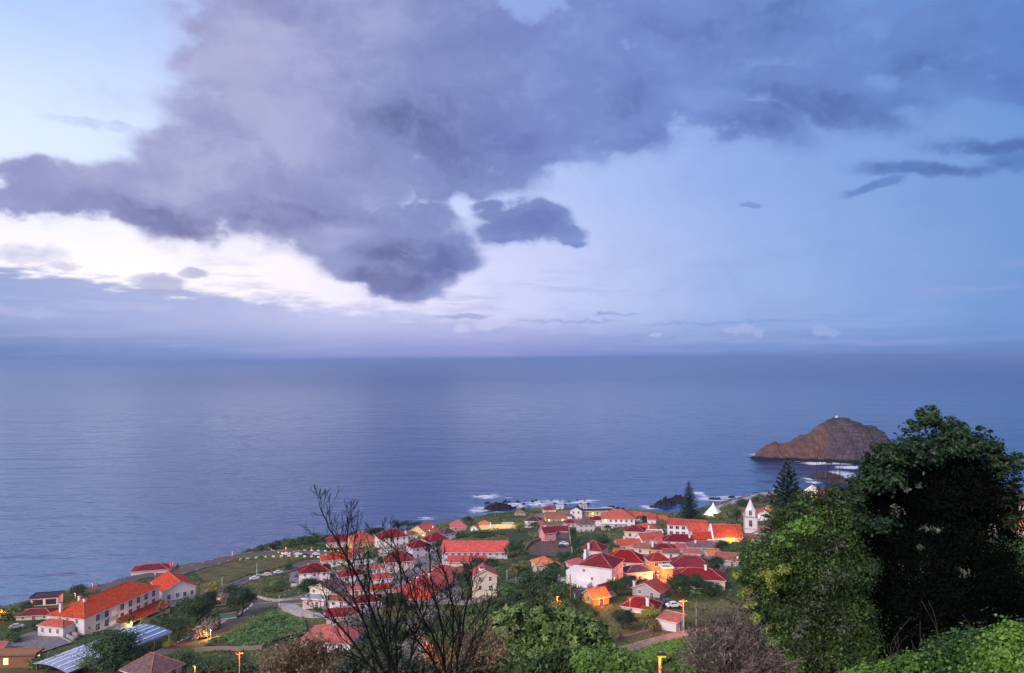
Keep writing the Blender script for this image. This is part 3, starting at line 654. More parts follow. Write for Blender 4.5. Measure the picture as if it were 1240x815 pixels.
# ------------------------------------------------------------------ sea rocks
RK = rock_material('black_reef_rock', (0.016,0.013,0.016), (0.050,0.036,0.036), (0.028,0.022,0.025), 0.15, -5)
RKB = rock_material('brown_reef_rock', (0.05,0.035,0.03), (0.12,0.08,0.07), (0.07,0.05,0.05), 0.15, 0.6)
def rock(px, py, wpx, hpx, label, group=None, name='sea_rock', mat=None, dep=0.9, seed=None):
    q = sealevel(px, py); k = q.y/F; w = wpx*k; h = hpx*k*1.15; d = max(w*dep*.6, h*1.4)
    nx_, ny_ = (34, 20) if wpx > 12 else (16, 12)
    if wpx > 30: nx_, ny_ = 80, 34
    sd_ = rnd.random()*100
    X_, Y_ = np.meshgrid(np.linspace(-1.15, 1.15, nx_), np.linspace(-1.15, 1.15, ny_))
    r = np.hypot(X_, Y_)
    sc = max(1.0, w/14)
    nn = fbm(X_*2.2*sc+sd_, Y_*2.2+sd_*3, 5); n2 = fbm(X_*5*sc+sd_, Y_*4+9, 4)
    Z_ = h*0.8*(0.75 - r**2.2*.75 + nn*0.9*(1.15-r) + n2*0.45) ; Z_ = np.where(r > 1.1, -2.5, np.maximum(Z_, -2.5))
    idx_ = np.arange(X_.size).reshape(X_.shape)
    qd = np.stack([idx_[:-1,:-1], idx_[:-1,1:], idx_[1:,1:], idx_[1:,:-1]], -1).reshape(-1, 4)
    me = np_mesh(name, np.stack([(X_*w/2).ravel(), (Y_*d/2).ravel(), Z_.ravel()], -1), qd, mat or RK)
    o = link_mesh(name, me, loc=(q.x, q.y, 0)); tag(o, label, 'rock', group); return o
rock(604, 616, 34, 8, 'broad black reef, largest of the rocks in the surf at the left of the bay', name='reef')
rock(618, 615, 16, 4, 'low black reef touching the right end of the broad reef', name='reef')
rock(806, 611, 26, 9, 'jagged black reef, left end of the dark headland before the conifer', name='reef')
rock(822, 606, 26, 8, 'jagged black reef joined to the foot of the tall conifer', name='reef')
rock(791, 614, 10, 3, 'low black rock at the left tip of the dark headland', name='reef')
rock(866, 604.5, 18, 2.4, 'flat black skerry ringed by foam behind the white canopy', name='reef')
rock(886, 602, 10, 2.0, 'small black skerry right of the flat one behind the white canopy', name='reef')
rock(1000, 578, 44, 6, 'brown reef between the islet and the pointed white roof', name='reef', mat=RKB)
rock(1018, 585, 40, 6, 'brown reef close to the shore in front of the islet', name='reef', mat=RKB)
rock(1004, 561, 9, 3, 'dark rock in the surf at the foot of the islet', name='reef')
rock(578, 600, 5, 1.6, 'lone black rock in the left patch of surf', name='sea_rock')
rock(592, 599, 4, 1.2, 'small black rock right of the lone one in the left patch of surf')
for (x, y, w, h) in [(590,609,7,2),(600,609.5,5,1.6),(612,607,5,2.2),(616,608,4,1.5),(627,608,6,2.2),(634,611,6,2.2),(626,613,5,1.3),(633,616,5,1.8),(645,608,5,2.6),(649,606.5,4,2.4),(656,608,4,1.0),(653,612,5,1.4),(672,610,5,1.8),(678,607,3,1.2),(684,611,5,1.4),(690,608,4,1.4),(699,606,5,1.6),(703,610,5,1.6),(668,606,4,1.2),(640,613,4,1),(712,610,5,1.6),(708,606.5,3,1)]:
    rock(x, y, w, h, 'small black rock in the white surf off the village shore', 'small rocks in the surf off the village')
for (x, y, w, h) in [(742,614,5,2.4),(748,615,6,2.2),(755,616,5,1.6),(738,613.5,4,1.6),(764,617,5,1.4)]:
    rock(x, y, w, h, 'small dark rock at the shore behind the bright red hipped roof', 'shore rocks behind the red hipped roof')
# ------------------------------------------------------------------ buildings
_WIN = {}
def win_proto(w, h, pane, sill=True):
    k = (round(w,2), round(h,2), pane)
    if k not in _WIN:
        p = MB(); p.box(-w/2, w/2, -0.015, 0.02, 0, h); p.box(-0.03, 0.03, -0.03, -0.015, 0, h, 1); p.box(-w/2, w/2, -0.03, -0.016, h*0.6, h*0.6+.05, 1)
        pm = p.mesh('window_pane', [MT[pane], MT['trimw']])
        f = MB(); t = 0.11
        f.box(-w/2-t, -w/2, -0.07, 0.02, -t, h+t); f.box(w/2, w/2+t, -0.07, 0.02, -t, h+t); f.box(-w/2, w/2, -0.07, 0.02, h, h+t)
        f.box(-w/2, w/2, -0.07, 0.02, -t, 0); f.box(-w/2-t-.04, w/2+t+.04, -0.14, 0.0, -t-.08, -t)
        _WIN[k] = (pm, f.mesh('window_frame', MT['trimw']))
    return _WIN[k]
def add_window(root, pos, rz, w=1.0, h=1.3, pane='glass', name='window'):
    pm, fm = win_proto(w, h, pane)
    o = link_mesh(name, pm, root, pos, rz); link_mesh('frame', fm, o); return o
def roof_mesh(kind, w, d, rh, ov, mats, th=0.16, ridge_caps=True, z=0.0):
    """returns (roof MB, caps MB). w,d wall sizes; local origin at centre of the eaves plane"""
    W, Dp = w/2+ov, d/2+ov; mb = MB(); cp = MB()
    zf = z - rh*ov/(min(w, d)/2) if kind in ('hip',) else z
    def quad(P):
        # uv: u along first edge, v up the slope
        a, b = Vector(P[0]), Vector(P[1]); ux = (b-a).normalized()
        nrm = (b-a).cross(Vector(P[-1])-a).normalized(); vy = nrm.cross(ux)
        mb.face(P, 0, [((Vector(p)-a).dot(ux), (Vector(p)-a).dot(vy)) for p in P])
    if kind == 'hip':
        z0_ = z - rh*ov/(min(w, d)/2)*0.8
        if w >= d:
            r = W - Dp; A, B = (-r, 0, z+rh), (r, 0, z+rh)
        else:
            r = Dp - W; A, B = (0, -r, z+rh), (0, r, z+rh)
        c = [(-W,-Dp,z0_),(W,-Dp,z0_),(W,Dp,z0_),(-W,Dp,z0_)]
        if w >= d:
            fs = [[c[0],c[1],B,A],[c[2],c[3],A,B],[c[1],c[2],B],[c[3],c[0],A]]; hips = [(c[0],A),(c[1],B),(c[2],B),(c[3],A)]
        else:
            fs = [[c[0],c[1],A],[c[2],c[3],B],[c[1],c[2],B,A],[c[3],c[0],A,B]]; hips = [(c[0],A),(c[1],A),(c[2],B),(c[3],B)]
        if r < 0.05: fs = [[c[0],c[1],(0,0,z+rh)],[c[2],c[3],(0,0,z+rh)],[c[1],c[2],(0,0,z+rh)],[c[3],c[0],(0,0,z+rh)]]
        for f in fs: quad(f)
        for i in range(4):
            a, b = c[i], c[(i+1) % 4]; mb.face([(a[0],a[1],a[2]-th),(b[0],b[1],b[2]-th),b,a], 1)
        mb.face([(p[0],p[1],p[2]-th) for p in c[::-1]], 1)
        for a, b in hips: cp.tube(Vector(a)+Vector((0,0,.05)), Vector(b)+Vector((0,0,.05)), .13, .13, 5)
        cp.tube(Vector(A)+Vector((0,0,.05)), Vector(B)+Vector((0,0,.05)), .15, .15, 5)
    elif kind in ('gablex', 'gabley'):
        sw = kind == 'gabley'
        if sw: W, Dp = Dp, W
        half = (w if sw else d)/2; z0_ = z - rh*ov/half
        T = (lambda p: (-p[1], p[0], p[2])) if sw else (lambda p: p)
        a, b, e, f_ = (-W,-Dp,z0_), (W,-Dp,z0_), (W,Dp,z0_), (-W,Dp,z0_); r0, r1 = (-W,0,z+rh), (W,0,z+rh)
        quad([T(a),T(b),T(r1),T(r0)]); quad([T(e),T(f_),T(r0),T(r1)])
        dn = lambda p: (p[0],p[1],p[2]-th)
        for P in ([dn(a),dn(b),b,a],[dn(e),dn(f_),f_,e],[dn(b),dn(r1),r1,b],[dn(r1),dn(e),e,r1],[dn(r0),dn(a),a,r0],[dn(f_),dn(r0),r0,f_]):
            mb.face([T(p) for p in P], 1)
        mb.face([T(dn(p)) for p in (b,a,r0,r1)], 1); mb.face([T(dn(p)) for p in (f_,e,r1,r0)], 1)
        cp.tube(T((-W,0,z+rh+.05)), T((W,0,z+rh+.05)), .15, .15, 5)
    elif kind == 'shed':      # falls to the front
        z0_, z1_ = z, z+rh; c = [(-W,-Dp,z0_),(W,-Dp,z0_),(W,Dp,z1_),(-W,Dp,z1_)]
        quad(c); 
        dn = lambda p: (p[0],p[1],p[2]-th)
        for i in range(4):
            p, q = c[i], c[(i+1) % 4]; mb.face([dn(p), dn(q), q, p], 1)
        mb.face([dn(p) for p in c[::-1]], 1)
    elif kind == 'flat':
        mb.box(-W, W, -Dp, Dp, z, z+0.25, 0); mb.box(-W, W, -Dp, -Dp+.2, z+.25, z+.6, 1); mb.box(-W, W, Dp-.2, Dp, z+.25, z+.6, 1)
        mb.box(-W, -W+.2, -Dp+.2, Dp-.2, z+.25, z+.6, 1); mb.box(W-.2, W, -Dp+.2, Dp-.2, z+.25, z+.6, 1)
    return mb, cp
BLD = {}
def building(name, label, cat, cx, cy, w, d, wh, rh, rot=0, roof='hip', rm='r_maroon', wm='white', ov=0.45, win=1, floors=None,
             pane='brownp', chim=(), group=None, base=None, metric=False, sides='FLR', trim='trimw', door=True, found=5.0, wsp=3.1, size=None, lit=0, key=None):
    """cx, cy: where the centre of the eaves plane shows; sizes in picture pixels at that distance unless metric"""
    if base is None:
        # solve for the ground point whose eaves-plane centre is at cx, cy
        p = hit(cx, cy, 6.0)
        for _ in range(4):
            s = p.y/F; p = hit(cx, cy, (wh if metric else wh*s))
        s = p.y/F
    else: p = base; s = p.y/F
    if not metric: w, d, wh, rh = w*s*1.07, d*s*1.07, wh*s, rh*s
    z = terr(p.x, p.y); root = empty(name, (p.x, p.y, z), R(rot)); tag(root, label, cat, group)
    EXCL.append((p.x, p.y, 0.5*math.hypot(w, d)+1.0))
    mb = MB(); mb.box(-w/2, w/2, -d/2, d/2, -found, wh, 0, top=False, bot=False)
    if roof == 'gablex':
        for sx in (-1, 1): mb.face([(sx*w/2,-d/2*sx,wh),(sx*w/2,d/2*sx,wh),(sx*w/2,0,wh+rh)])
    if roof == 'gabley':
        for sy in (-1, 1): mb.face([(-w/2*-sy,sy*d/2,wh),(w/2*-sy,sy*d/2,wh),(0,sy*d/2,wh+rh)])
    if roof == 'shed':
        mb.face([(-w/2,d/2,wh),(w/2,d/2,wh),(w/2,d/2,wh+rh),(-w/2,d/2,wh+rh)][::-1])
        mb.face([(w/2,-d/2,wh),(w/2,d/2,wh),(w/2,d/2,wh+rh)]); mb.face([(-w/2,d/2,wh),(-w/2,-d/2,wh),(-w/2,d/2,wh+rh)])
    mb.build('wall', MT[wm], root)
    rf, cp = roof_mesh(roof, w, d, rh, ov, None, z=wh)
    ro = rf.build('roof', [MT[rm], MT[trim]], root)
    if cp.v: cp.build('ridge_cap', MT['ridge'], ro)
    for c in chim:           # (fx, fy, height above eaves)
        x, y = c[0]*w/2, c[1]*d/2; hh = c[2]; cw = 0.38
        cb = MB(); cb.box(x-cw, x+cw, y-cw, y+cw, wh, wh+hh); cb.box(x-cw-.12, x+cw+.12, y-cw-.12, y+cw+.12, wh+hh, wh+hh+.18)
        cb.box(x-cw+.1, x+cw-.1, y-cw+.1, y+cw-.1, wh+hh+.18, wh+hh+.5, 1)
        cb.build('chimney', [MT['trimw'], MT['r_brown']], ro)
    if win:
        fl = floors or max(1, int(round(wh/3.0))); fh = wh/fl
        ws, hs = size or (min(1.25, fh*0.40), min(1.65, fh*0.52)); k = 0
        for sd_, L, fx in (('F', w, 0), ('R', d, 1), ('L', d, -1), ('B', w, 2)):
            if sd_ not in sides: continue
            nn = max(1, int((L-1.2)//wsp)) if L > 2.4 else 0
            for f in range(fl):
                for i in range(nn):
                    t = (i+0.5)/nn*(L-1.0) - (L-1.0)/2; zz = f*fh + fh*0.34
                    pn = 'lit' if (lit and (k*7+3) % lit == 0) else pane
                    isdoor = door and f == 0 and i == nn//2 and sd_ == 'F'
                    a = dict(w=ws, h=hs)
                    if isdoor: zz = 0.05; a = dict(w=1.0, h=min(2.1, fh*.78)); pn = 'brownp'
                    nm = 'door' if isdoor else 'window'
                    if fx == 0: add_window(root, (t, -d/2-.01, zz), 0, pane=pn, name=nm, **a)
                    elif fx == 1: add_window(root, (w/2+.01, t, zz), R(90), pane=pn, name=nm, **a)
                    elif fx == -1: add_window(root, (-w/2-.01, t, zz), R(-90), pane=pn, name=nm, **a)
                    else: add_window(root, (t, d/2+.01, zz), R(180), pane=pn, name=nm, **a)
                    k += 1
    info = dict(root=root, w=w, d=d, wh=wh, rh=rh, s=s, p=p, rot=rot)
    if key: BLD[key] = info
    return info
def from_corners(Bp, Cp, Ap, depth=None):
    """ground pixels: B near corner, C along the front to the right, A along the side to the left/back"""
    B, C, A = hit(*Bp), hit(*Cp), hit(*Ap)
    v = Vector((C.x-B.x, C.y-B.y)); L = v.length; v.normalize(); nrm = Vector((-v.y, v.x))
    dep = max(4.0, (Vector((A.x-B.x, A.y-B.y))).dot(nrm))
    dep = depth or dep
    c = Vector((B.x, B.y)) + v*L/2 + nrm*dep/2
    return Vector((c.x, c.y, terr(c.x, c.y))), L, dep, math.degrees(math.atan2(v.y, v.x))
def part_box(name, root, x0, x1, y0, y1, z0_, z1_, mat):
    b = MB(); b.box(x0, x1, y0, y1, z0_, z1_); return b.build(name, MT[mat], root)
def part_roof(name, root, cx_, cy_, z, kind, w, d, rh, rm, ov=0.35, rz=0.0, caps=True):
    rf, cp = roof_mesh(kind, w, d, rh, ov, None); o = rf.build(name, [MT[rm], MT['trimw']], root, (cx_, cy_, z), rz)
    if cp.v and caps: cp.build('ridge_cap', MT['ridge'], o)
    return o
def balcony(root, x0, x1, y, z, dep=1.3, mat='trimw', n=None):
    b = MB(); b.box(x0, x1, y-dep, y, z-.15, z); b.box(x0, x1, y-dep, y-dep+.06, z+.92, z+1.0)
    k = n or max(2, int((x1-x0)/0.5))
    for i in range(k+1):
        x = x0 + (x1-x0)*i/k; b.box(x-.03, x+.03, y-dep, y-dep+.05, z, z+.92)
    b.build('balcony', MT[mat], root)
def lamp_light(p, power, color=(1.0, 0.40, 0.08), r=0.25, name='lamp_glow'):
    l = bpy.data.lights.new(name, 'POINT'); l.energy = power; l.color = color; l.shadow_soft_size = r
    o = bpy.data.objects.new(name, l); col.objects.link(o); o.location = p; return o

# --- hotel on the cliff (left)
c, L, dp, rt = from_corners((102,769), (193,741), (80,759.5), 15.0)
hot = building('hotel', 'long white hotel block with blue shutters, chimneys and red roof on the cliff edge', 'hotel', 0,0, L, dp, 7.8, 3.4, rt, 'hip', 'r_bright', 'white', win=0,
               base=c, metric=True, chim=((-.62,-.15,3.6),(-.9,.5,3.4),(-.35,.75,2.6)), found=8)
r_ = hot['root']; w_, d_ = hot['w'], hot['d']
for f, zz in ((0,1.9),(1,5.0)):
    for t in (0.16,0.27,0.30+.17,.58,.69,.80,.91):
        add_window(r_, (-w_/2+w_*t, -d_/2-.01, zz), 0, 1.7, 2.1, 'blue')
for t in (.06,.40): add_window(r_, (-w_/2+w_*t, -d_/2-.01, 3.4), 0, .9, .9, 'blue')
for zz in (0.6,3.2,5.8):
    for t in (-.25,-.05,.2): add_window(r_, (-w_/2-.01, -t*d_-1.5, zz), R(-90), .9, 1.5, 'brownp')
part_box('side_wing', r_, -w_/2-4.5, -w_/2, d_/2-11, d_/2-1, -8, 6.2, 'white')
part_roof('side_wing_roof', r_, -w_/2-2.2, d_/2-6, 6.2, 'hip', 4.8, 10, 1.3, 'r_bright')
for zz in (1.0,3.9):
    for yy in (-8.2,-5.2,-2.2): add_window(r_, (-w_/2-4.51, d_/2+yy-.7, zz), R(-90), .9, 1.4, 'brownp')
part_roof('veranda_roof', r_, w_*.20, -d_/2-2.6, 1.5, 'shed', w_*.62, 5.0, 1.3, 'r_bright', ov=.15)
part_box('veranda_wall', r_, -w_*.11, w_*.50, -d_/2-4.6, -d_/2-4.3, -6, -.1, 'cream')
part_box('cream_annexe', r_, -w_*.34, -w_*.12, -d_/2-7, -d_/2-.02, -7, 1.0, 'cream')
part_roof('annexe_roof', r_, -w_*.23, -d_/2-3.4, 1.0, 'flat', w_*.22, 6.6, .2, 'concrete', ov=.2) if 'concrete' in MT else None
c, L, dp, rt = from_corners((197,737), (237,731), (183,731), 17.0)
hw = building('hotel_wing', 'gabled wing with blue windows and red roof at the right end of the hotel', 'hotel', 0,0, L, dp, 7.6, 3.0, rt, 'gabley', 'r_bright', 'white', base=c, metric=True,
         win=0, found=8)
r_ = hw['root']; w_, d_ = hw['w'], hw['d']
for zz in (0.9,4.3):
    for t in (.18,.44,.66,.88): add_window(r_, (-w_/2+w_*t, -d_/2-.01, zz), 0, 1.1, 1.7, 'blue')
balcony(r_, -w_*.25, w_*.05, -d_/2, 4.0, 1.0)
building('clifftop_shed', 'long low dark roofed building with pinkish wall behind the hotel wing on the cliff', 'building', 184,687, 38,22,7,4, 14,'hip','r_maroon','rose', door=False, win=0)
dk = building('open_pavilion', 'small flat dark roofed pavilion with black openings beside the sea cliff', 'pavilion', 57,721, 27,16,10,1.2, 12,'flat','r_slate','white', win=0, door=False, trim='darkm')
r_ = dk['root']
for x in (-.5,.5): part_box('shade_panel', r_, x*dk['w']*.5-dk['w']*.2, x*dk['w']*.5+dk['w']*.2, -dk['d']/2-.04, -dk['d']/2+.05, .5, dk['wh']*.8, 'darkm')  # dark panels stand for the shade inside the pavilion
building('low_hut', 'low cream hut with a broad maroon roof beside the paved court', 'hut', 46,741, 36,20,7,4, 8,'hip','r_maroon','cream', win=1, floors=1)
# blue canopy hall
def canopy():
    a = hit(60,800, 3.5); b_ = hit(188,768, 3.5)
    v = Vector((b_.x-a.x, b_.y-a.y)); L = v.length; rt = math.atan2(v.y, v.x); m = (a+b_)/2
    root = empty('canopy_hall', (m.x, m.y, terr(m.x, m.y)), rt); tag(root, 'long pale blue arched canopy roof with white skylight strips in front of the hotel', 'canopy')
    EXCL.append((m.x, m.y, 12)); EXCL.append((a.x, a.y, 10)); EXCL.append((b_.x, b_.y, 10))
    wd = 15.0; n = 15; mb = MB(); sk = MB(); H = 3.4
    zf = lambda t: H + 0.8*math.sin(math.pi*t)
    for i in range(n):
        t0, t1 = i/n, (i+1)/n; y0_, y1_ = -wd/2+wd*t0, -wd/2+wd*t1; z0_, z1_ = zf(t0), zf(t1)
        for j in range(6):
            x0_, x1_ = -L/2+L*j/6, -L/2+L*(j+1)/6
            k = 1 if j >= 4 else 0
            mb.face([(x0_,y0_,z0_),(x1_,y0_,z0_),(x1_,y1_,z1_),(x0_,y1_,z1_)], k)
            mb.face([(x0_,y0_,z0_-.12),(x0_,y1_,z1_-.12),(x1_,y1_,z1_-.12),(x1_,y0_,z0_-.12)], k)
    for (xx) in (-L/2, L/2):
        for i in range(n):
            t0, t1 = i/n, (i+1)/n; y0_, y1_ = -wd/2+wd*t0, -wd/2+wd*t1
            mb.face([(xx,y0_,zf(t0)-.12),(xx,y1_,zf(t1)-.12),(xx,y1_,zf(t1)),(xx,y0_,zf(t0))], 0)
    for yy in (-wd/2, wd/2): mb.face([(-L/2,yy,H-.5),(L/2,yy,H-.5),(L/2,yy,H),(-L/2,yy,H)], 1)
    mb.build('roof', [MT['steel_pale'], MT['steel_blue']], root)
    for t in (.12,.3,.48,.66,.84):
        s_ = MB(); y_ = -wd/2+wd*t; z_ = zf(t)
        s_.box(-L/2+.6, L/2-.8, y_-.24, y_+.24, z_-.02, z_+.16); s_.build('skylight', MT['trimw'], root)
    for i in range(7):
        for yy in (-wd/2+.3, wd/2-.3):
            p_ = MB(); x_ = -L/2+1+(L-2)*i/6; p_.tube((x_,yy,-4),(x_,yy,H),.15,.15,8); p_.build('post', MT['metal'], root)
canopy()
building('brick_ruin', 'roofless rough brick building lit orange from inside at the lower left corner', 'building', 12,791, 62,14,15,.6, 3,'flat','brickw','brickw', win=1, pane='lit', floors=1, size=(1.2,1.6), wsp=9, trim='brickw', door=False)
building('pink_roof_shed', 'small shed with a rose pink roof at the left edge above the brick building', 'shed', -4,781, 24,14,7,4, 0,'gablex','r_pink','greyw', win=0)
building('tiled_hut', 'pink walled hut with a steep grey tiled hip roof at the bottom left', 'hut', 185,806, 46,40,16,15, -28,'hip','r_grey','rose', win=1, floors=1, ov=.6)
gs = building('greenhouse_shed', 'narrow green roofed shed with a low pinkish wall beside the curving road', 'shed', 274,746, 19,8,6,3, 22,'gablex','green_sheet','rose', win=0)

# --- table of village houses -------------------------------------------------
Bd = building
h = Bd('house', 'white two storey house with maroon hip roof and front terrace beside the road junction', 'house', 381,689, 33,26,14,7, 14,'hip','r_maroon','white', chim=((-.4,.3,2.0),(.5,.1,2.6)), key='junction')
r_ = h['root']; part_box('terrace', r_, -h['w']*.75, -h['w']*.1, -h['d']/2-5, -h['d']/2-.02, -5, 1.0, 'rose'); balcony(r_, -h['w']*.45, -h['w']*.1, -h['d']/2, 3.1)
Bd('house', 'white house with plain red hip roof just behind the maroon roofed junction house', 'house', 408,674, 34,22,10,6, 20,'hip','r_bright','white', chim=((-.7,0,1.8),))
Bd('house', 'low cream house with red roof behind the upper limbs of the bare tree', 'house', 412,653, 30,20,8,6, 18,'hip','r_maroon','cream')
Bd('house', 'house with bright red pyramid roof and an orange side wall near the cliff', 'house', 438,652, 26,24,9,9, 24,'hip','r_bright','orange_and_lit', floors=1)
Bd('house', 'cream terraced block with small windows below the bright pyramid roof', 'house', 438,682, 22,14,9,1, 30,'flat','concrete','cream')
h = Bd('house', 'white house with maroon hip roof and cream garage between two red roofs near the sea', 'house', 474,648, 32,22,12,7, 26,'hip','r_maroon','white', chim=((.9,-.6,2.2),))
part_box('garage', h['root'], -h['w']*.62, -h['w']*.1, -h['d']/2-6, -h['d']/2-.02, -5, 3.0, 'cream')
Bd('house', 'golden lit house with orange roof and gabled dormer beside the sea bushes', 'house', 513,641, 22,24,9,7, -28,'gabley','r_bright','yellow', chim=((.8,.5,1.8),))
Bd('house', 'pale house with dark maroon roof left of the lilac walled houses on the street', 'house', 507,660, 22,18,14,6, 30,'hip','r_maroon','lav')
Bd('house', 'lilac white house with maroon roof in the middle of the row along the village street', 'house', 527,652, 24,18,13,7, 34,'hip','r_maroon','lav', chim=((-.3,.2,1.8),))
Bd('house', 'dark roofed lilac house at the upper end of the row along the village street', 'house', 541,644, 16,14,10,5, 34,'hip','r_slate','lav')
Bd('house', 'pale pink house with wide maroon hip roof in front of the village street', 'house', 483,676, 31,24,15,9, 14,'hip','r_maroon','rose', chim=((.1,.3,2.2),))
Bd('house', 'tiny house with a rose red roof left of the village street', 'house', 458,686, 13,12,8,3, 12,'gablex','r_pink','white', floors=1)
Bd('house', 'white house with small bright red roof below the tiny rose roofed house', 'house', 463,698, 21,14,8,4, 14,'hip','r_salmon','white', floors=1)
Bd('house', 'white house with low bright red roof, lowest of the three small houses by the street', 'house', 462,711, 24,12,8,4, 8,'hip','r_bright','white', floors=1)
h = Bd('hall', 'large hall under a bright orange red roof with skylights behind the right bare tree', 'hall', 523,702, 44,98,12,10, -20,'hip','r_salmon','white', ov=.6, key='hall', chim=((.2,-.3,3.4),))
r_ = h['root']; part_box('porch', r_, -h['w']*.1, h['w']*.62, -h['d']/2-5, -h['d']/2+.5, -5, 3.2, 'stonew')
part_roof('porch_roof', r_, h['w']*.26, -h['d']/2-2.2, 3.2, 'shed', h['w']*.74, 5.4, 1.2, 'r_salmon')
for (fx, fy) in ((-.5,-.6),(-.45,-.3),(-.5,0),(-.4,.35)):
    zz = h['wh']+h['rh']*(1-abs(fx))+.08; b = MB(); b.box(-.5,.5,-.6,.6,0,.12); b.build('skylight', MT['trimw'], r_, (fx*h['w']/2, fy*h['d']/2, zz))
h = Bd('school', 'long two storey pale building with a straight salmon roof in the centre of the village', 'school', 576,664, 72,30,13,9, -1.5,'gablex','r_salmon','lav', pane='glass', door=False, wsp=2.5, key='school', size=(1.1,1.1))
r_ = h['root']; part_box('lower_terrace', r_, h['w']*.17, h['w']*.56, -h['d']/2-7, -h['d']/2-.02, -5, .8, 'lav')
for t in (-.19,.17): part_box('fire_wall', r_, h['w']*t-.1, h['w']*t+.1, -h['d']/2-.42, 0.1, h['wh']-.2, h['wh']+.12, 'ridge')
Bd('school_annexe', 'low wing with a straight salmon roof in front of the long pale building', 'building', 566,678, 42,13,5,5, -1.5,'gablex','r_salmon','cream', floors=1, door=False)
h = Bd('house', 'cream gabled house with pink roof and white framed skylight above the dark green slope', 'house', 586,693, 26,26,20,7, 8,'gabley','r_pink','cream', floors=2, wsp=3.0, size=(.9,1.4))
b = MB(); b.box(-.9,.9,-1.2,1.2,0,.7); b.build('roof_window', MT['trimw'], h['root'], (-.8, -h['d']*.2, h['wh']+h['rh']*.62))
b = MB(); b.box(-.7,.7,-1.0,1.0,0,.05); b.build('roof_glass', MT['glass'], h['root'], (-.8, -h['d']*.2, h['wh']+h['rh']*.62+.702))
Bd('house', 'pink house with steep rose red pyramid roof left of the yellow lit wall', 'house', 555,636, 17,17,6,7, 10,'hip','r_pink','pinkw', floors=1)
Bd('house', 'orange roofed house glowing above the long yellow lit garden wall', 'house', 587,635, 15,14,5,5, 8,'hip','r_orange_and_lit','orange_and_lit', floors=1, chim=((.8,-.5,1.6),))
Bd('house', 'small white gabled house left of the glowing orange roof', 'house', 576,638, 8,10,4,3, -20,'gabley','r_pink','white', floors=1, wsp=2.4)
Bd('house', 'low grey flat house at the right end of the yellow lit garden wall', 'house', 615,635, 12,9,4,1, 4,'flat','concrete','greyw', floors=1)
h = Bd('house', 'white house with dark roof and two rows of balconies left of the pink house', 'house', 646,629, 17,14,10,4, -14,'hip','r_slate','white')
for z_ in (3.0,): balcony(h['root'], -h['w']/2, h['w']/2, -h['d']/2, z_, 1.2)
Bd('house', 'bright pink two storey house with maroon roof beside the brown field', 'house', 663,643, 14,15,12,5, 22,'gablex','r_maroon','pinkw', wsp=2.8)
Bd('house', 'low house with long maroon roof joined to the right of the bright pink house', 'house', 676,641, 20,14,5,4, 2,'gablex','r_maroon','greyw', floors=1)
Bd('house', 'small cream house with maroon pyramid roof closest to the surf rocks', 'house', 665,616, 13,13,5,4, 8,'hip','r_maroon','cream', floors=1)
Bd('house', 'wide low house with rusty roof in front of the maroon pyramid roof by the surf', 'house', 672,626, 22,16,5,6, 4,'gablex','r_brown','orange_and_lit', floors=1, lit=3)
Bd('hut', 'tiny seaside hut with brown roof on the foreshore left of the cream seaside house', 'hut', 630,621, 12,9,3,3, -6,'hip','r_brown','rose', floors=1)
Bd('hut', 'tiny white hut with grey roof at the water edge behind the village', 'hut', 678,613, 8,6,3,1, 0,'flat','concrete','white', floors=1)
Bd('seafront_hotel', 'long yellow lit seafront building with flat dark roof and tall windows', 'hotel', 719,618, 45,16,9,1.0, 4,'flat','r_slate','yellow', lit=4, wsp=3.6, door=False, key='seafront')
Bd('tower_house', 'white square tower block with dark cap at the left end of the yellow seafront building', 'tower', 706,612, 7,7,9,1, 6,'flat','r_slate','white', wsp=2)
Bd('house', 'white house with slanting dark gable left of the square tower block', 'house', 698,617, 13,12,11,4, -10,'gabley','r_slate','white', wsp=3)
Bd('house', 'small dim white house with grey roof between the lamp and the yellow seafront building', 'house', 687,624, 11,9,5,2, -10,'hip','r_grey','white', floors=1)
Bd('house', 'lavender house with grey hip roof standing behind the green meadow', 'house', 709,633, 19,16,10,7, 0,'hip','r_grey','lav', wsp=2.8)
Bd('house', 'white house with low maroon roof between the lavender house and the big white one', 'house', 723,628, 17,13,9,3, 4,'hip','r_maroon','white')
h = Bd('house', 'big white house with wide bright red hip roof and yellow balcony near the sea', 'house', 748,625, 36,26,12,8, -4,'hip','r_bright','white', pane='glass', lit=9, key='bighip')
balcony(h['root'], -h['w']*.25, h['w']*.2, -h['d']/2, 3.2, 1.2)
for i, (x, y) in enumerate([(766,624),(774,624.5),(782,625.5),(789,627)]):
    Bd('terraced_house', ['terraced house touching the big white house, leftmost of four stepped red roofs', 'terraced house second from the left of the four stepped red roofs', 'terraced house third from the left of the four stepped red roofs', 'end terraced house at the right of the four stepped red roofs'][i],
       'house', x, y, 8.6,16,7,4.5, -6,'gablex','r_bright','white', group='stepped red roofed terrace near the sea', wsp=2.4, chim=((.95,.2,2.2),))
h = Bd('house', 'cream house with maroon hip roof below the stepped terrace', 'house', 769,641, 22,18,10,5, -14,'hip','r_maroon','cream')
Bd('house', 'cream house with pale red roof joined to the right of the maroon hip roof', 'house', 783,638, 20,16,9,4, -8,'hip','r_salmon','cream', chim=((.2,-.9,1.4),))
Bd('house', 'white house under a bright red roof in the middle of the cluster below the terrace', 'house', 787,651, 27,20,8,6, 16,'gablex','r_bright','white', floors=1, chim=((.9,.1,2.0),))
Bd('house', 'cream gabled house with orange red roof and chimney left of the bright red roof', 'house', 760,658, 26,16,6,5, 6,'gablex','r_bright','cream', floors=1, chim=((-.2,.6,2.6),))
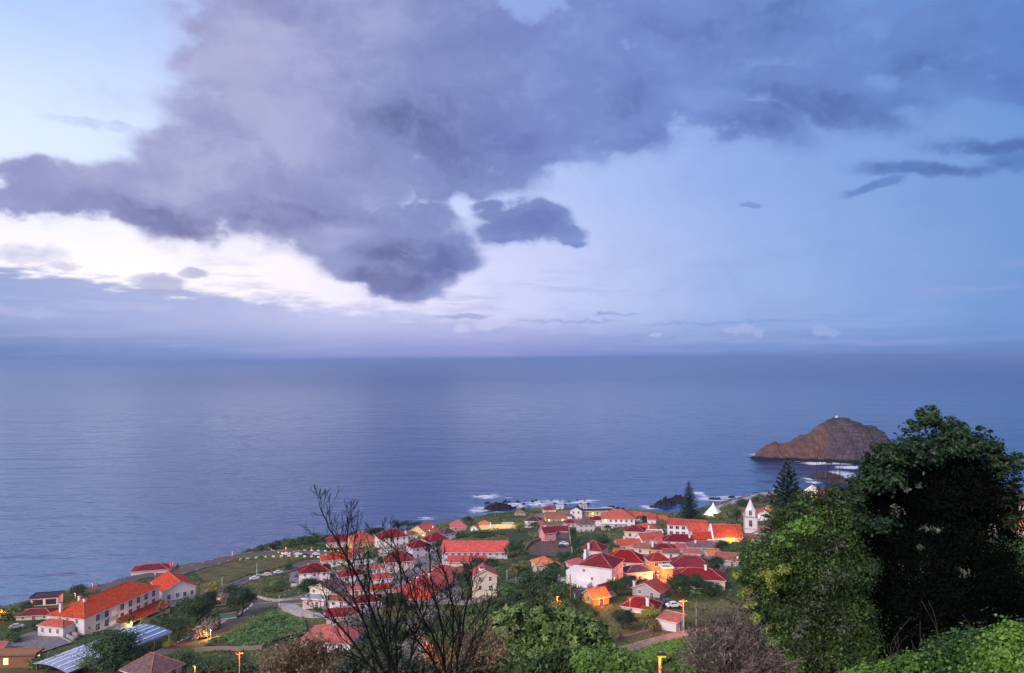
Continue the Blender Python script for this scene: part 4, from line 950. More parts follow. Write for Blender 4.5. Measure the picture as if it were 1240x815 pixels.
Bd('house', 'cream house with dusty brown roof between the orange red and maroon roofs', 'house', 783,662, 25,18,8,4, -20,'gablex','r_brown','cream', chim=((.7,-.5,2.6),))
Bd('house', 'maroon roofed house with white chimney behind the orange lit alley houses', 'house', 803,663, 26,18,9,5, -10,'hip','r_maroon','orange_and_lit', chim=((-.9,-.2,2.6),))
Bd('house', 'long low house with rose red roof left of the white guest house', 'house', 806,655, 22,14,5,4, 4,'gablex','r_pink','rose', floors=1)
Bd('house', 'long white walled house with maroon roof and chimney in front of the white guest house', 'house', 824,653, 38,20,8,6, -8,'hip','r_maroon','white', chim=((.5,-.4,2.6),), floors=1)
Bd('house', 'white house with crimson hip roof and small chimney left of the tall white house', 'house', 719,663, 25,23,10,8, -24,'hip','r_maroon','white', chim=((-.3,.8,1.8),(-.2,-.9,2.4)), key='crimson')
Bd('house', 'low pink roofed house above the dark green slope', 'house', 699,681, 20,16,5,5, 22,'hip','r_pink','rose', floors=1, chim=((.95,0,2.8),))
Bd('house', 'orange roofed cream house at the top of the dark green slope', 'house', 658,680, 22,20,11,6, 14,'hip','r_orange_and_lit','cream', floors=1)
Bd('house', 'low brown roofed house joined to the right of the orange roofed cream house', 'house', 671,685, 20,14,4,5, 2,'hip','r_brown','cream', floors=1)
# tall white house complex
h = Bd('house', 'tall white house with big crimson roof and blank pale walls, largest in the village centre', 'house', 728,680, 38,40,27,10, -26,'hip','r_maroon','white', win=0, key='tall', chim=((-1.1,.3,2.8),))
r_ = h['root']; w_, d_, wh_ = h['w'], h['d'], h['wh']
for (x, z_) in ((-.1,.38),(.28,.16),(-.35,.7)): add_window(r_, (x*w_, -d_/2-.01, z_*wh_), 0, .8, .9, 'brownp')
for yy in (-.3,.0,.3):
    add_window(r_, (w_/2+.01, yy*d_, wh_*.35), R(90), 1.0, 1.4, 'lit' if yy == -.3 else 'brownp'); add_window(r_, (w_/2+.01, yy*d_, wh_*.68), R(90), .8, 1.0, 'brownp')
part_box('stair_block', r_, -w_/2-5, -w_/2-.02, -d_*.42, d_*.2, -5, wh_*.62, 'white')
part_box('lower_block', r_, -w_/2-8.5, -w_/2-5.02, -d_*.36, d_*.1, -5, wh_*.34, 'white')
part_box('white_annexe', r_, -w_*.62, -w_*.12, -d_/2-4, -d_/2-.02, -5, wh_*.30, 'white')
add_window(r_, (-w_*.3, -d_/2-4.01, wh_*.1), 0, .9, 1.0, 'brownp')
Bd('house', 'crimson roofed rear wing right of the tall white house with a pale ridge line', 'house', 757,676, 40,28,15,10, -12,'hip','r_maroon','white', chim=((0,.1,1.8),), key='rear')
Bd('house', 'white house with navy slate roof and orange lit end wall beside the alley', 'house', 771,689, 30,20,13,5, 12,'hip','r_slate','white', wsp=4.5, floors=1, size=(1.8,1.2), key='navy')
Bd('house', 'orange lit two storey house with maroon roof and balcony facing the alley', 'house', 796,676, 22,18,20,7, 10,'hip','r_maroon','orange_and_lit', key='alley', wsp=2.8)  # orange lamplight put into the wall colour
h = Bd('house', 'narrow orange lit house front with tall door at the end of the alley', 'house', 807,687, 10,12,13,3, 8,'flat','concrete','orange_and_lit', wsp=2.6)
Bd('house', 'house with broad maroon hip roof, upper of the two big roofs right of the alley', 'house', 836,682, 46,30,9,9, -12,'hip','r_maroon','white', key='bigm1')
Bd('house', 'cream house with broad maroon roof, lower of the two big roofs right of the alley', 'house', 847,696, 54,30,14,8, -14,'hip','r_maroon','cream', chim=((.25,-.1,3.2),), key='bigm2')
Bd('house', 'house with weathered grey brown roof in front of the white guest house', 'house', 851,660, 34,20,5,5, -6,'hip','r_grey','greyw', floors=1, chim=((-.5,-.3,2.2),))
Bd('house', 'old stone house with patchy brown tiled roof right of the big maroon roofs', 'house', 881,675, 24,18,9,6, -20,'gablex','r_brown','greyw', chim=((.9,-.6,1.4),))
Bd('house', 'small house with orange lit roof left of the patchy brown tiled house', 'house', 862,669, 15,12,4,4, 16,'gablex','r_orange_and_lit','cream', floors=1, win=0)
h = Bd('guest_house', 'long white two storey guest house with loggias and red roof left of the church', 'guest house', 832,634, 42,20,15,5, -17,'gablex','r_bright','white', pane='glass', wsp=2.7, size=(1.7,2.0), door=False, key='guest')
# orange-lit cottage cluster below
Bd('cottage', 'cottage with glowing orange gable roof at the foot of the tall white house', 'cottage', 722,719, 20,22,11,7, 24,'gablex','r_orange_and_lit','orange_and_lit', floors=1, key='glow')
Bd('cottage', 'cottage with red gable roof joined behind the glowing orange roof', 'cottage', 733,712, 24,16,10,6, 40,'gablex','r_maroon','rose', floors=1, win=0)
Bd('cottage', 'low pink walled cottage with navy slate roof left of the glowing orange roof', 'cottage', 706,719, 17,14,8,3, 8,'shed','r_slate','rose', floors=1, win=0)
Bd('cottage', 'grey stone cottage with bright vermilion gable roof below the alley', 'cottage', 788,711, 34,24,9,8, -38,'gabley','r_bright','greyw', floors=1, chim=((-.9,-.8,1.6),), key='verm')
Bd('cottage', 'cottage with plum coloured hip roof and white end wall below the vermilion roof', 'cottage', 777,731, 38,26,8,8, -26,'hip','r_maroon','white', floors=1, chim=((.5,-.7,2.4),), key='plum')
h = Bd('hut', 'small white hut with orange lit door side and sunken brown roof on the hillside lane', 'hut', 813,748, 22,20,13,4, -40,'shed','r_brown','white', floors=1, win=0, key='hillhut')
add_window(h['root'], (h['w']/2+.01, 0, 0.0), R(90), 1.0, 2.1, 'brownp', name='door')
# lower left, behind the bare tree
Bd('house', 'house with large dull red roof behind the trunk of the left bare tree', 'house', 402,768, 58,44,15,11, -8,'hip','r_pink','white', floors=1, chim=((.1,0,2.6),), key='dull')
Bd('house', 'small house with red gable roof above the large dull red roof', 'house', 415,742, 34,20,8,6, 10,'gablex','r_maroon','rose', floors=1)
Bd('house', 'cream house with grey brown gable roof below the junction house behind bare branches', 'house', 398,709, 32,26,12,6, -30,'gabley','r_grey','cream')
Bd('house', 'dusty pink flat roofed house behind the bare branches below the junction house', 'house', 388,724, 34,18,9,1, -12,'flat','concrete','rose')
Bd('house', 'narrow lilac house with maroon roof left of the large hall', 'house', 445,725, 30,20,12,5, 16,'hip','r_maroon','lav')
Bd('house', 'white house with dark red roof between the bare branches and the sloping street', 'house', 424,694, 26,18,10,5, 24,'hip','r_maroon','white')
# behind and right of the church
Bd('house', 'white gabled house with red roof just right of the church steeple', 'house', 925,622, 18,16,8,6, -16,'gabley','r_bright','white', lit=4)
Bd('house', 'small house with orange lit roof left of the second conifer', 'house', 935,615, 12,10,4,3, 5,'gablex','r_orange_and_lit','orange_and_lit', floors=1, lit=2)
Bd('house', 'low dusty rose house below the church steeple on its right', 'house', 926,641, 22,16,6,4, -8,'hip','r_brown','rose', floors=1)
Bd('house', 'small warm lit house with brown roof on the peninsula left of the steeple', 'house', 908,620, 16,10,5,3, 0,'gablex','r_brown','orange_and_lit', floors=1, lit=2)
h = Bd('pointed_pavilion', 'white pavilion with a tall pointed roof near the shore in front of the islet', 'pavilion', 984,597, 17,17,5,10, 10,'hip','tent','yellow', floors=1, win=1, pane='lit', trim='trimw')
Bd('house', 'house with bright red roof joined to the white pointed pavilion', 'house', 997,598, 18,16,5,6, -6,'hip','r_bright','cream', floors=1)
Bd('house', 'cream house partly hidden by the dark tree near the shore', 'house', 1018,606, 22,16,8,4, 6,'hip','r_brown','cream', lit=3)
Bd('house', 'orange lit house glimpsed through the light green tree', 'house', 988,648, 40,22,10,7, -6,'hip','r_orange_and_lit','orange_and_lit')
Bd('house', 'long house with orange red tiled roof at the right edge beyond the dark tree', 'house', 1236,638, 60,30,10,8, 12,'gablex','r_orange_and_lit','rose', key='redge')
Bd('house', 'white house with pale roof above the orange tiled roof at the right edge', 'house', 1232,611, 30,18,7,5, 4,'hip','r_brown','white', lit=2)
Bd('house', 'low yellow lit house at the right edge behind the dark tree', 'house', 1222,621, 24,12,6,3, 6,'gablex','r_pink','yellow', floors=1, lit=2)
Bd('house', 'pale house with grey roof on the shore behind the crown of the dark tree', 'house', 1190,612, 26,16,7,5, -6,'hip','r_grey','rose')
# --- church
def church():
    p = hit(875,636,9.0); s = p.y/F; z = terr(p.x, p.y)
    root = empty('church', (p.x, p.y, z), R(-3)); tag(root, 'church with long orange red roofs and white gable walls lit by an orange lamp', 'church'); EXCL.append((p.x, p.y, 20))
    w, d = 34*s, 24*s; wh = 17*s
    b = MB(); b.box(-w/2+4*s, w/2+3*s, -d/2, d/2, -4, wh*.72, 0, top=False)
    b.build('nave_wall', MT['orange_and_lit'], root)  # nave and aisle walls carry the lamp glow in their colour
    part_roof('nave_roof', root, 3.5*s, 0, wh*.72, 'gablex', w, d, 12*s, 'r_bright', .3)
    g = MB()     # stepped gable wall at the left end of the nave
    gx_ = -w/2+2.6*s
    g.box(gx_-.35, gx_+.35, -d/2-.4, d/2+.4, -4, wh*.72)
    for sx in (-.35,.35): g.face([(gx_+sx,-d/2-.4,wh*.72),(gx_+sx,d/2+.4,wh*.72),(gx_+sx,0,wh*.72+12.9*s)])
    g.face([(gx_-.35,-d/2-.4,wh*.72),(gx_+.35,-d/2-.4,wh*.72),(gx_+.35,0,wh*.72+12.9*s),(gx_-.35,0,wh*.72+12.9*s)])
    g.face([(gx_-.35,d/2+.4,wh*.72),(gx_+.35,d/2+.4,wh*.72),(gx_+.35,0,wh*.72+12.9*s),(gx_-.35,0,wh*.72+12.9*s)])
    g.build('gable_wall', MT['trimw'], root)
    # lower aisle in front
    b = MB(); b.box(-w*.36, w*.36, -d/2-7*s, -d/2-.02, -5, wh*.30, 0, top=False); b.build('aisle_wall', MT['orange_and_lit'], root)
    part_roof('aisle_roof', root, 0, -d/2-3.4*s, wh*.30, 'shed', w*.72, 7*s, 2.4*s, 'r_orange_and_lit', .3)
    # left chapel with white gable
    b = MB(); b.box(-w/2-20*s, -w/2+2*s, -d*.62, d*.05, -5, wh*.50, 0, top=False)
    b.face([(-w/2-20*s,-d*.62,wh*.5),(-w/2-20*s,d*.05,wh*.5),(-w/2-20*s,-d*.285,wh*.5+9*s)]); b.build('chapel_wall', MT['white'], root)
    part_roof('chapel_roof', root, -w/2-9*s, -d*.285, wh*.5, 'gablex', 22*s, d*.67, 9*s, 'r_bright', .25)
    part_roof('rear_roof', root, -w/2+2*s, d*.75, wh*.85, 'gablex', 46*s, d*.55, 7*s, 'r_bright', .3)
    b = MB(); b.box(-w/2-20*s, -w/2+24*s, d*.50, d*1.0, -4, wh*.85, 0, top=False); b.build('rear_wall', MT['white'], root)
    for x in (-.2,.02,.24): add_window(root, (x*w, -d/2-7*s-.01, 1.2), 0, .8, 1.2, 'brownp')
    for x in (0.0,.25,.45): add_window(root, (x*w, -d/2-.01, wh*.48), 0, .8, 1.2, 'brownp')
    # bell tower
    t = hit(911,655.5); s2 = t.y/F; tz = terr(t.x, t.y)
    tr = empty('bell_tower', (t.x, t.y+2, tz), R(-18)); tag(tr, 'white church bell tower with grey stone corners and a pointed spire', 'bell tower'); EXCL.append((t.x, t.y, 6))
    hw, H = 7.6*s2, 29*s2
    b = MB(); b.box(-hw, hw, -hw, hw, -5, H); b.build('shaft', MT['white'], tr)
    q = MB()
    for sx in (-1,1):
        for sy in (-1,1): q.box(sx*hw-.22, sx*hw+.22, sy*hw-.22, sy*hw+.22, -5, H-.05)
    q.box(-hw-.3, hw+.3, -hw-.3, hw+.3, H, H+.35); q.box(-hw-.2, hw+.2, -hw-.2, hw+.2, H*.52, H*.52+.25); q.build('stone_quoin', MT['greyw'], tr)
    for rz in (0, 90, -90, 180):
        c_, s_ = math.cos(R(rz)), math.sin(R(rz))
        for (u, zz, ww, hh) in ((0,H*.62,1.5,3.0),(0,H*.10,1.2,1.5)):
            P = (u*c_+(hw+.02)*s_, u*s_-(hw+.02)*c_, zz); add_window(tr, P, R(rz), ww, hh, 'darkm')
    b = MB(); b.box(-hw*.72, hw*.72, -hw*.72, hw*.72, H+.35, H+.35+6*s2)
    b.build('belfry', MT['white'], tr)
    for rz in (0, 90, -90):
        c_, s_ = math.cos(R(rz)), math.sin(R(rz)); add_window(tr, ((hw*.72+.02)*s_, -(hw*.72+.02)*c_, H+.8), R(rz), 1.3, 2.4, 'darkm')
    sp = MB(); z1 = H+.35+6*s2; k = 8; rr_ = hw*.72*1.12
    pts = [(rr_*math.cos(2*math.pi*(i+.5)/k), rr_*math.sin(2*math.pi*(i+.5)/k), z1) for i in range(k)]
    for i in range(k): sp.face([pts[i], pts[(i+1)%k], (0,0,z1+14.5*s2)])
    sp.face(pts[::-1]); sp.build('spire', MT['white'], tr)
    for sx in (-1,1):
        for sy in (-1,1):
            f = MB(); f.tube((sx*hw*.9, sy*hw*.9, H+.35), (sx*hw*.9, sy*hw*.9, H+1.8), .28, .05, 8); f.build('pinnacle', MT['greyw'], tr)
    f = MB(); f.box(-.05,.05,-.05,.05,z1+14.5*s2-.1,z1+14.5*s2+1.2); f.box(-.35,.35,-.05,.05,z1+14.5*s2+.6,z1+14.5*s2+.72); f.build('cross', MT['darkm'], tr)
church()
Bd('church_annexe', 'low white annexe with brown red roof at the foot of the bell tower', 'building', 905,650, 26,16,7,4, -6,'hip','r_brown','white', floors=1)
# lit white canopy (tent) near the sea
def tent():
    p = hit(862,624); s = p.y/F; root = empty('canvas_pavilion', (p.x, p.y, terr(p.x,p.y)), R(15)); tag(root, 'white peaked canvas pavilion glowing beside the tall conifer', 'pavilion'); EXCL.append((p.x,p.y,10))
    for (ox, oy, r, h, hp) in ((2*s,0,9*s,4*s,16*s),(-8*s,-6*s,6*s,3*s,8*s)):
        mb = MB(); n = 24; m_ = 9; prev = None
        for j in range(m_+1):
            t = j/m_; rad = r*(1-t)**1.6*(1.0) + 0.03; z = h + (hp-h)*t
            ring = []
            for i in range(n):
                a = 2*math.pi*i/n; sc = 1+0.12*math.cos(4*a)*(1-t); ring.append((ox+rad*sc*math.cos(a), oy+rad*sc*math.sin(a), z))
            if prev:
                for i in range(n): mb.face([prev[i], prev[(i+1)%n], ring[(i+1)%n], ring[i]])
            prev = ring
        mb.build('canvas_peak', MT['tent'], root)
        for i in range(4):
            a = math.pi/2*i; q = MB(); q.tube((ox+r*1.05*math.cos(a), oy+r*1.05*math.sin(a), -3), (ox+r*1.05*math.cos(a), oy+r*1.05*math.sin(a), h+.1), .12, .12, 8); q.build('post', MT['metal'], root)
    lamp_light((p.x-3, p.y-9, terr(p.x,p.y)+3.5), 5200, (1.0,0.85,0.45))
tent()

for (x, y, w, d, wh, rt, rf, wm, l) in [(743,690,14,10,7,20,'flat','white','flat roofed white shed against the foot of the tall white house'),(812,668,16,12,8,-8,'gablex','white','small white outhouse with a red ridge left of the upper big maroon roof'),
  (838,668,18,12,6,-12,'gablex','cream','cream outhouse with red roof between the grey brown roof and the big maroon roofs'),(820,662,14,10,7,4,'gablex','rose','pale rose outhouse behind the upper big maroon roof'),(752,668,16,10,6,-20,'gablex','rose','small red roofed lean to left of the crimson rear wing'),
  (793,644,16,12,6,-6,'flat','white','white flat roofed block right of the pale red roof below the terrace'),(800,628,14,12,6,-8,'gablex','rose','small red roofed house past the right end of the stepped terrace'),(735,636,12,10,6,0,'flat','cream','cream flat roofed shed left of the big white house garden'),
  (846,642,16,12,8,-14,'gablex','white','white gabled outbuilding between the guest house and the church'),(690,632,12,9,6,10,'hip','rose','small rose house above the top of the brown field'),(655,634,12,10,6,-6,'hip','white','small white house behind the bright pink house'),
  (497,646,14,12,8,20,'hip','white','small white house with red roof left of the golden house'),(430,668,16,12,8,24,'hip','white','small white house with red roof right of the plain red roof by the cliff'),(468,668,14,10,7,24,'flat','cream','cream flat roofed block on the sloping street'),
  (412,724,22,16,9,-10,'gablex','white','white outhouse with red roof above the small red gable roof'),(432,712,18,14,8,10,'hip','rose','pale pink house with red roof behind the thick limbs of the bare tree'),(550,694,12,10,8,8,'flat','white','white flat roofed block at the right side of the large hall'),
  (868,656,16,10,6,0,'flat','cream','cream flat roofed block below the church aisle'),(895,660,14,10,6,-6,'gablex','rose','small red roofed outhouse left of the church annexe')]:
    Bd('outbuilding', l, 'building', x, y, w, d, wh, 3.4 if rf != 'flat' else .6, rt, rf, 'concrete' if rf == 'flat' else rnd.choice(['r_maroon','r_bright','r_pink','r_brown']), wm, floors=1, wsp=2.6)
# ------------------------------------------------------------------ roads, fields, walls
road('clifftop_road', [(112,714),(140,708),(168,700),(212,694),(250,684),(290,674),(330,670.5),(370,670.5),(410,671)], 11, MT['asphalt'], 0.3, mark=[(5.0,.28,3),(-5.0,.28,3)])
road('junction_road', [(196,794),(222,782),(246,772),(278,757),(300,744),(318,735),(345,731),(375,727),(400,722),(420,716)], 6.5, MT['asphalt'], 0.28, kerb=1)
road('upper_road', [(262,735),(266,724),(276,715),(290,706),(306,701),(330,696),(352,689),(372,682),(395,680)], 6.0, MT['asphalt'], 0.30, kerb=1)
road('junction_link', [(318,735),(305,728),(285,724),(266,724)], 6.0, MT['asphalt'], 0.26)
road('side_lane', [(345,731),(360,740),(385,746),(410,744)], 5.0, MT['concrete'], 0.32)
road('village_street', [(432,702),(446,688),(462,674),(478,663),(494,655)], 5.0, MT['sandroad'], 0.3, kerb=1)
road('village_lane', [(500,735),(530,722),(556,731),(580,728),(604,716),(628,702),(650,694)], 3.0, MT['sandroad'], 0.3, kerb=1)
road('hillside_lane', [(735,790),(760,786),(790,778),(820,770),(850,765),(885,763)], 3.4, MT['sandroad'], 0.3)
road('shore_road', [(862,617),(880,611),(900,604.5),(925,599),(950,597)], 9, MT['concrete'], 0.3)
road('church_lane', [(850,640),(868,658),(880,662),(905,658),(930,654)], 4, MT['asphalt'], 0.25)
road('alley', [(812,708),(806,698),(800,690),(790,700),(784,705)], 4.0, MT['sandroad'], 0.3)
patch('paved_court', [(10,774),(50,763),(88,779),(48,792),(8,789)], MT['cobble'], 0.35)
patch('village_yards', [(696,694),(716,674),(742,664),(756,650),(800,640),(850,650),(880,664),(884,684),(868,706),(815,712),(780,708),(750,716),(712,724)], plain('yard_paving', (0.27,0.21,0.19,1), .95, .5, .12), 0.2)
patch('street_yards', [(372,705),(400,690),(430,692),(450,664),(500,654),(548,650),(540,676),(560,716),(556,732),(470,735),(420,748),(382,735)], plain('grey_yard', (0.20,0.165,0.17,1), .95, .5, .12), 0.2)
patch('shore_yards', [(640,636),(650,622),(690,618),(760,622),(800,626),(792,636),(740,640),(690,640)], plain('shore_yard_paving', (0.26,0.20,0.17,1), .95, .5, .12), 0.2)
brown = plain('ploughed_soil', (0.145, 0.085, 0.065, 1), 0.95, 0.45, 0.25)
grassd = plain('meadow_grass', (0.040, 0.062, 0.024, 1), 0.95, 0.5, 0.3)
olive = plain('dry_grass_slope', (0.115, 0.100, 0.035, 1), 0.95, 0.55, 0.2)
patch('bare_field', [(634,668),(645,656),(664,651),(685,645),(690,655),(692,672),(672,675),(645,674)], brown, 0.4)
patch('meadow', [(694,652),(714,647),(735,648),(738,662),(716,664),(700,666)], grassd, 0.4)
patch('green_field', [(572,646),(600,643),(635,642),(640,652),(625,660),(612,648)], grassd, 0.4)
patch('dry_slope', [(236,694),(262,685),(300,679),(350,677),(352,684),(330,690),(300,697),(278,706),(250,707)], olive, 0.4)
patch('vegetable_terrace', [(246,782),(290,765),(318,746),(340,741),(370,752),(372,768),(330,782),(300,786)], grassd, 0.4)
patch('grass_bank', [(764,800),(790,785),(830,775),(858,772),(862,782),(830,790),(800,806)], plain('bank_grass', (0.05,0.11,0.02,1), .95, .5, .4), 0.3)
patch('earth_yard', [(238,722),(262,706),(272,712),(266,730),(250,734)], MT['sandroad'], 0.35)
patch('car_park', [(352,694),(372,690),(386,700),(372,710),(350,704)], MT['cobble'], 0.34)
def garden_wall(name, label, px, h, th, mat, cat='wall', dz=0.0):
    P = smooth_line([hit(*p)[:2] for p in px], 3.0); mb = MB(); n = len(P)
    root = P[n//2]
    for i in range(n-1):
        a, b = P[i], P[i+1]; t = (b-a).normalized(); nr = Vector((-t.y, t.x))*th/2
        za, zb = terr(a.x,a.y)+dz, terr(b.x,b.y)+dz
        c = [(a-nr, za-2), (b-nr, zb-2), (b+nr, zb-2), (a+nr, za-2), (a-nr, za+h), (b-nr, zb+h), (b+nr, zb+h), (a+nr, za+h)]
        c = [(q.x-root.x, q.y-root.y, z) for q, z in c]
        fs = [(0,1,5,4),(2,3,7,6),(4,5,6,7)]
        if i == 0: fs.append((3,0,4,7))
        if i == n-2: fs.append((1,2,6,5))
        for f in fs: mb.face([c[k] for k in f])
    o = mb.build(name, mat, loc=(root.x, root.y, 0)); tag(o, label, cat); return o
garden_wall('garden_wall', 'long pale wall lit yellow in front of the glowing orange roof', [(572,642),(590,641),(608,640),(626,640)], 2.6, .4, MT['yellow'])  # yellow lamplight put into the colour of the pale wall
garden_wall('field_wall', 'dark stone wall curving along the left edge of the brown field', [(636,668),(642,660),(655,655),(668,652),(677,646)], 1.6, .5, MT['stonew'])
garden_wall('field_wall', 'pale straight wall at the right edge of the brown field', [(689,642),(690,652),(692,664),(693,672)], 1.4, .4, MT['greyw'])
garden_wall('retaining_wall', 'low pale curving wall on the inner side of the road junction', [(342,739),(356,744),(372,748),(380,748)], 1.3, .4, MT['concrete'])
garden_wall('retaining_wall', 'low pale wall below the junction house garden along the road', [(312,724),(328,728),(345,728),(366,724),(384,716)], 1.0, .4, MT['concrete'])
garden_wall('retaining_wall', 'stone terrace wall along the bottom of the green vegetable terrace', [(236,790),(262,787),(290,788),(318,786)], 1.1, .5, MT['stonew'])
garden_wall('stepped_terrace', 'pale stepped seating wall below the hotel gable, lower row', [(58,765),(72,772),(86,779)], 0.5, .6, MT['concrete'])
garden_wall('stepped_terrace', 'pale stepped seating wall below the hotel gable, middle row', [(62,762),(76,769),(90,776)], 0.9, .6, MT['concrete'])
garden_wall('stepped_terrace', 'pale stepped seating wall below the hotel gable, upper row', [(66,759),(80,766),(94,773)], 1.3, .6, MT['concrete'])
garden_wall('garden_wall', 'pale wall along the lower side of the sloping village street', [(440,700),(454,687),(470,674),(484,664)], 1.2, .35, MT['cream'])
garden_wall('garden_wall', 'cream wall at the foot of the cream gabled house', [(572,724),(586,722),(602,722),(614,714)], 1.6, .35, MT['cream'])
garden_wall('shore_wall', 'grey sea wall along the peninsula beyond the church', [(862,614),(880,608),(905,601),(930,597.5),(950,596.5)], 1.5, .5, MT['concrete'])
garden_wall('field_wall', 'dark hedge topped stone wall below the plum roofed cottage', [(740,779),(765,773),(790,766),(806,760)], 1.0, .5, MT['stonew'])
garden_wall('parapet', 'dark parapet along the cliff behind the hotel', [(118,711),(140,703),(163,696)], 1.4, .35, MT['stonew'])
garden_wall('parapet', 'dark parapet along the outer edge of the clifftop road', [(212,689),(250,679),(280,670),(300,666.5)], 1.0, .35, MT['stonew'])
# white painted guard stones along the curving road
kp = MB(); kp.box(-.8,.8,-.22,.22,-.3,.62); kmesh = kp.mesh('guard_stone', MT['paint'])
def along(px, step, fn):
    P = smooth_line([hit(*p)[:2] for p in px], 0.5); acc = 0; last = P[0]; i = 0
    for k in range(1, len(P)):
        acc += (P[k]-last).length; last = P[k]
        if acc >= step:
            acc = 0; t = (P[k]-P[k-1]).normalized(); fn(P[k], math.atan2(t.y, t.x), i); i += 1
def gstone(p, a, i):
    o = link_mesh('guard_stone', kmesh, None, (p.x, p.y, terr(p.x,p.y)+.2), a); tag(o, 'white painted guard stone in the row along the outer curve of the road', 'guard stone', 'white guard stones along the curving road')
along([(204,787),(222,777),(246,767),(278,752),(298,741),(306,733)], 3.0, gstone)
def gstone2(p, a, i):
    o = link_mesh('guard_stone', kmesh, None, (p.x, p.y, terr(p.x,p.y)+.2), a); tag(o, 'white guard stone in the row along the sea side of the clifftop road', 'guard stone', 'guard stones on the sea side of the clifftop road')
def gstone3(p, a, i):
    o = link_mesh('guard_stone', kmesh, None, (p.x, p.y, terr(p.x,p.y)+.2), a); tag(o, 'white guard stone in the row along the land side of the clifftop road', 'guard stone', 'guard stones on the land side of the clifftop road')
along([(268,677),(290,670.5),(330,667.5),(370,667.5),(410,668)], 4.2, gstone2)
along([(284,680),(300,677),(330,674.6),(370,674.6),(400,675)], 4.2, gstone3)
# ------------------------------------------------------------------ street lamps, poles
def pole(name, label, px, py, hpx, mat='polewood', lamp=None, arm=0.0, cross=False, group=None, power=0, r=0.13, cat='utility pole', color=(1,.17,.012), armdir=0, base=None):
    b = base or hit(px, py); s = b.y/F; H = hpx*s; root = empty(name, (b.x, b.y, b.z)); tag(root, label, cat, group)
    m = MB(); m.tube((0,0,-.5),(0,0,H), r*1.2, r*.8, 8); m.build('pole', MT[mat], root)
    if cross:
        m = MB(); m.box(-.9,.9,-.06,.06,H-.5,H-.36); m.build('crossbar', MT[mat], root)
        for x in (-.75,.75):
            m = MB(); m.tube((x,0,H-.36),(x,0,H-.12),.06,.04,6); m.build('insulator', MT['trimw'], root)
    if arm:
        dx = arm*math.cos(armdir); dy = arm*math.sin(armdir)
        m = MB(); m.tube((0,0,H-.1),(dx*.5,dy*.5,H+.25),.05,.05,6); m.tube((dx*.5,dy*.5,H+.25),(dx,dy,H+.2),.05,.05,6); m.build('arm', MT['metal'], root)
        hx, hy, hz = dx, dy, H+.12
    else: hx, hy, hz = 0, 0, H+.1
    if lamp is not None:
        m = MB(); m.box(hx-.35,hx+.35,hy-.16,hy+.16,hz,hz+.16); hd = m.build('lamp_head', MT['darkm'], root)
        m = MB(); m.box(hx-.3,hx+.3,hy-.14,hy+.14,hz-.12,hz-.002); m.build('lamp_glass', MT[lamp], hd)
        if power: lamp_light((b.x+hx, b.y+hy, b.z+hz-.35), power, color)
    return root
for (x, y, h_, pw, l) in [(2,752,14,700,'lit street lamp on the bushy cliff at the left edge'),(40,738,9,800,'lit street lamp left of the dark roofed pavilion'),(91,727,9,900,'lit street lamp just above the hotel wing chimney'),(112,714,8,700,'lit street lamp on the cliff above the hotel roof'),
    (137,704,11,600,'lit street lamp above the middle of the hotel roof'),(188,704,10,500,'lit street lamp in front of the dark clifftop building'),(209,690,9,500,'lit street lamp right of the dark clifftop building'),(281,679,11,600,'lit street lamp at the bend of the clifftop road'),
    (346,672,9,700,'lit street lamp above the parked white cars, left one'),(377,672,9,700,'lit street lamp above the parked white cars, middle one'),(404,671,10,500,'lit street lamp beside the red roofed house, right one')]:
    pole('street_lamp', l, x, y, h_, 'metal', 'sodium', .8, power=pw, group='lit lamps along the clifftop road', cat='street lamp', armdir=-1.2, r=.08)
pole('lamp_post', 'pale lamp post beside the upper road, right of the dry slope', 311,700,18,'trimw', arm=1.0, cat='lamp post', r=.11)
pole('lamp_post', 'pale lamp post beside the dry slope, left of the upper road', 269,716,16,'trimw', arm=.9, cat='lamp post', r=.11)
pole('lamp_post', 'pale lamp post at the road junction', 338,736,14,'trimw', arm=.9, cat='lamp post', r=.08)
pole('lamp_post', 'tall curved lamp post right of the cream gabled house', 614,707,16,'trimw', arm=1.4, cat='lamp post', r=.09)
pole('lamp_post', 'dark lamp post beside the green roofed shed', 287,748,16,'darkm', arm=.6, cat='lamp post', r=.07)
pole('utility_pole', 'wooden pole lit orange with crossbar at the bottom, above the dark hedge', 290,822,32,'polewood','sodium',1.5,cross=True,power=1100, armdir=-1.5)
pole('utility_pole', 'short wooden pole lit orange left of the bottom pole with the crossbar', 236,826,20,'polewood','sodium',.6,power=700, armdir=-1.5)
pole('utility_pole', 'thin grey pole beside the lower end of the curving road', 224,806,26,'wood')
pole('utility_pole', 'thin dark pole between the curving road and the orange pole', 242,806,14,'darkm')
pole('utility_pole', 'orange lit wooden pole on the dark green slope', 675,744,22,'polewood','sodium',.8,power=1100, armdir=-1.6)
pole('utility_pole', 'tall bare grey pole on the slope left of the glowing orange roof', 691,736,40,'wood')
pole('utility_pole', 'short orange lit pole above the broad leaved tree', 709,758,13,'polewood','sodium',.4,power=700, armdir=-1.6)
pole('utility_pole', 'wooden pole with crossbar lit orange right behind the hillside hut', 828,767,40,'polewood','sodium',1.5,cross=True,power=2200, armdir=-2.3, r=.15)
pole('utility_pole', 'thin orange lit pole in front of the plum roofed cottage', 763,744,19,'polewood','sodium',.4,power=400, armdir=-1.6, r=.07)
pole('utility_pole', 'orange lit pole with lamp standing in the bottom bushes right of centre', 799,822,126,'polewood','sodium',.9,base=Vector((ray(799,800).x*60, 60, terr(ray(799,800).x*60, 60))),power=700, armdir=-1.6, r=.12)
pole('utility_pole', 'orange lit pole behind the right bare tree', 536,796,24,'polewood','sodium',.5,power=3500, armdir=-1.6)
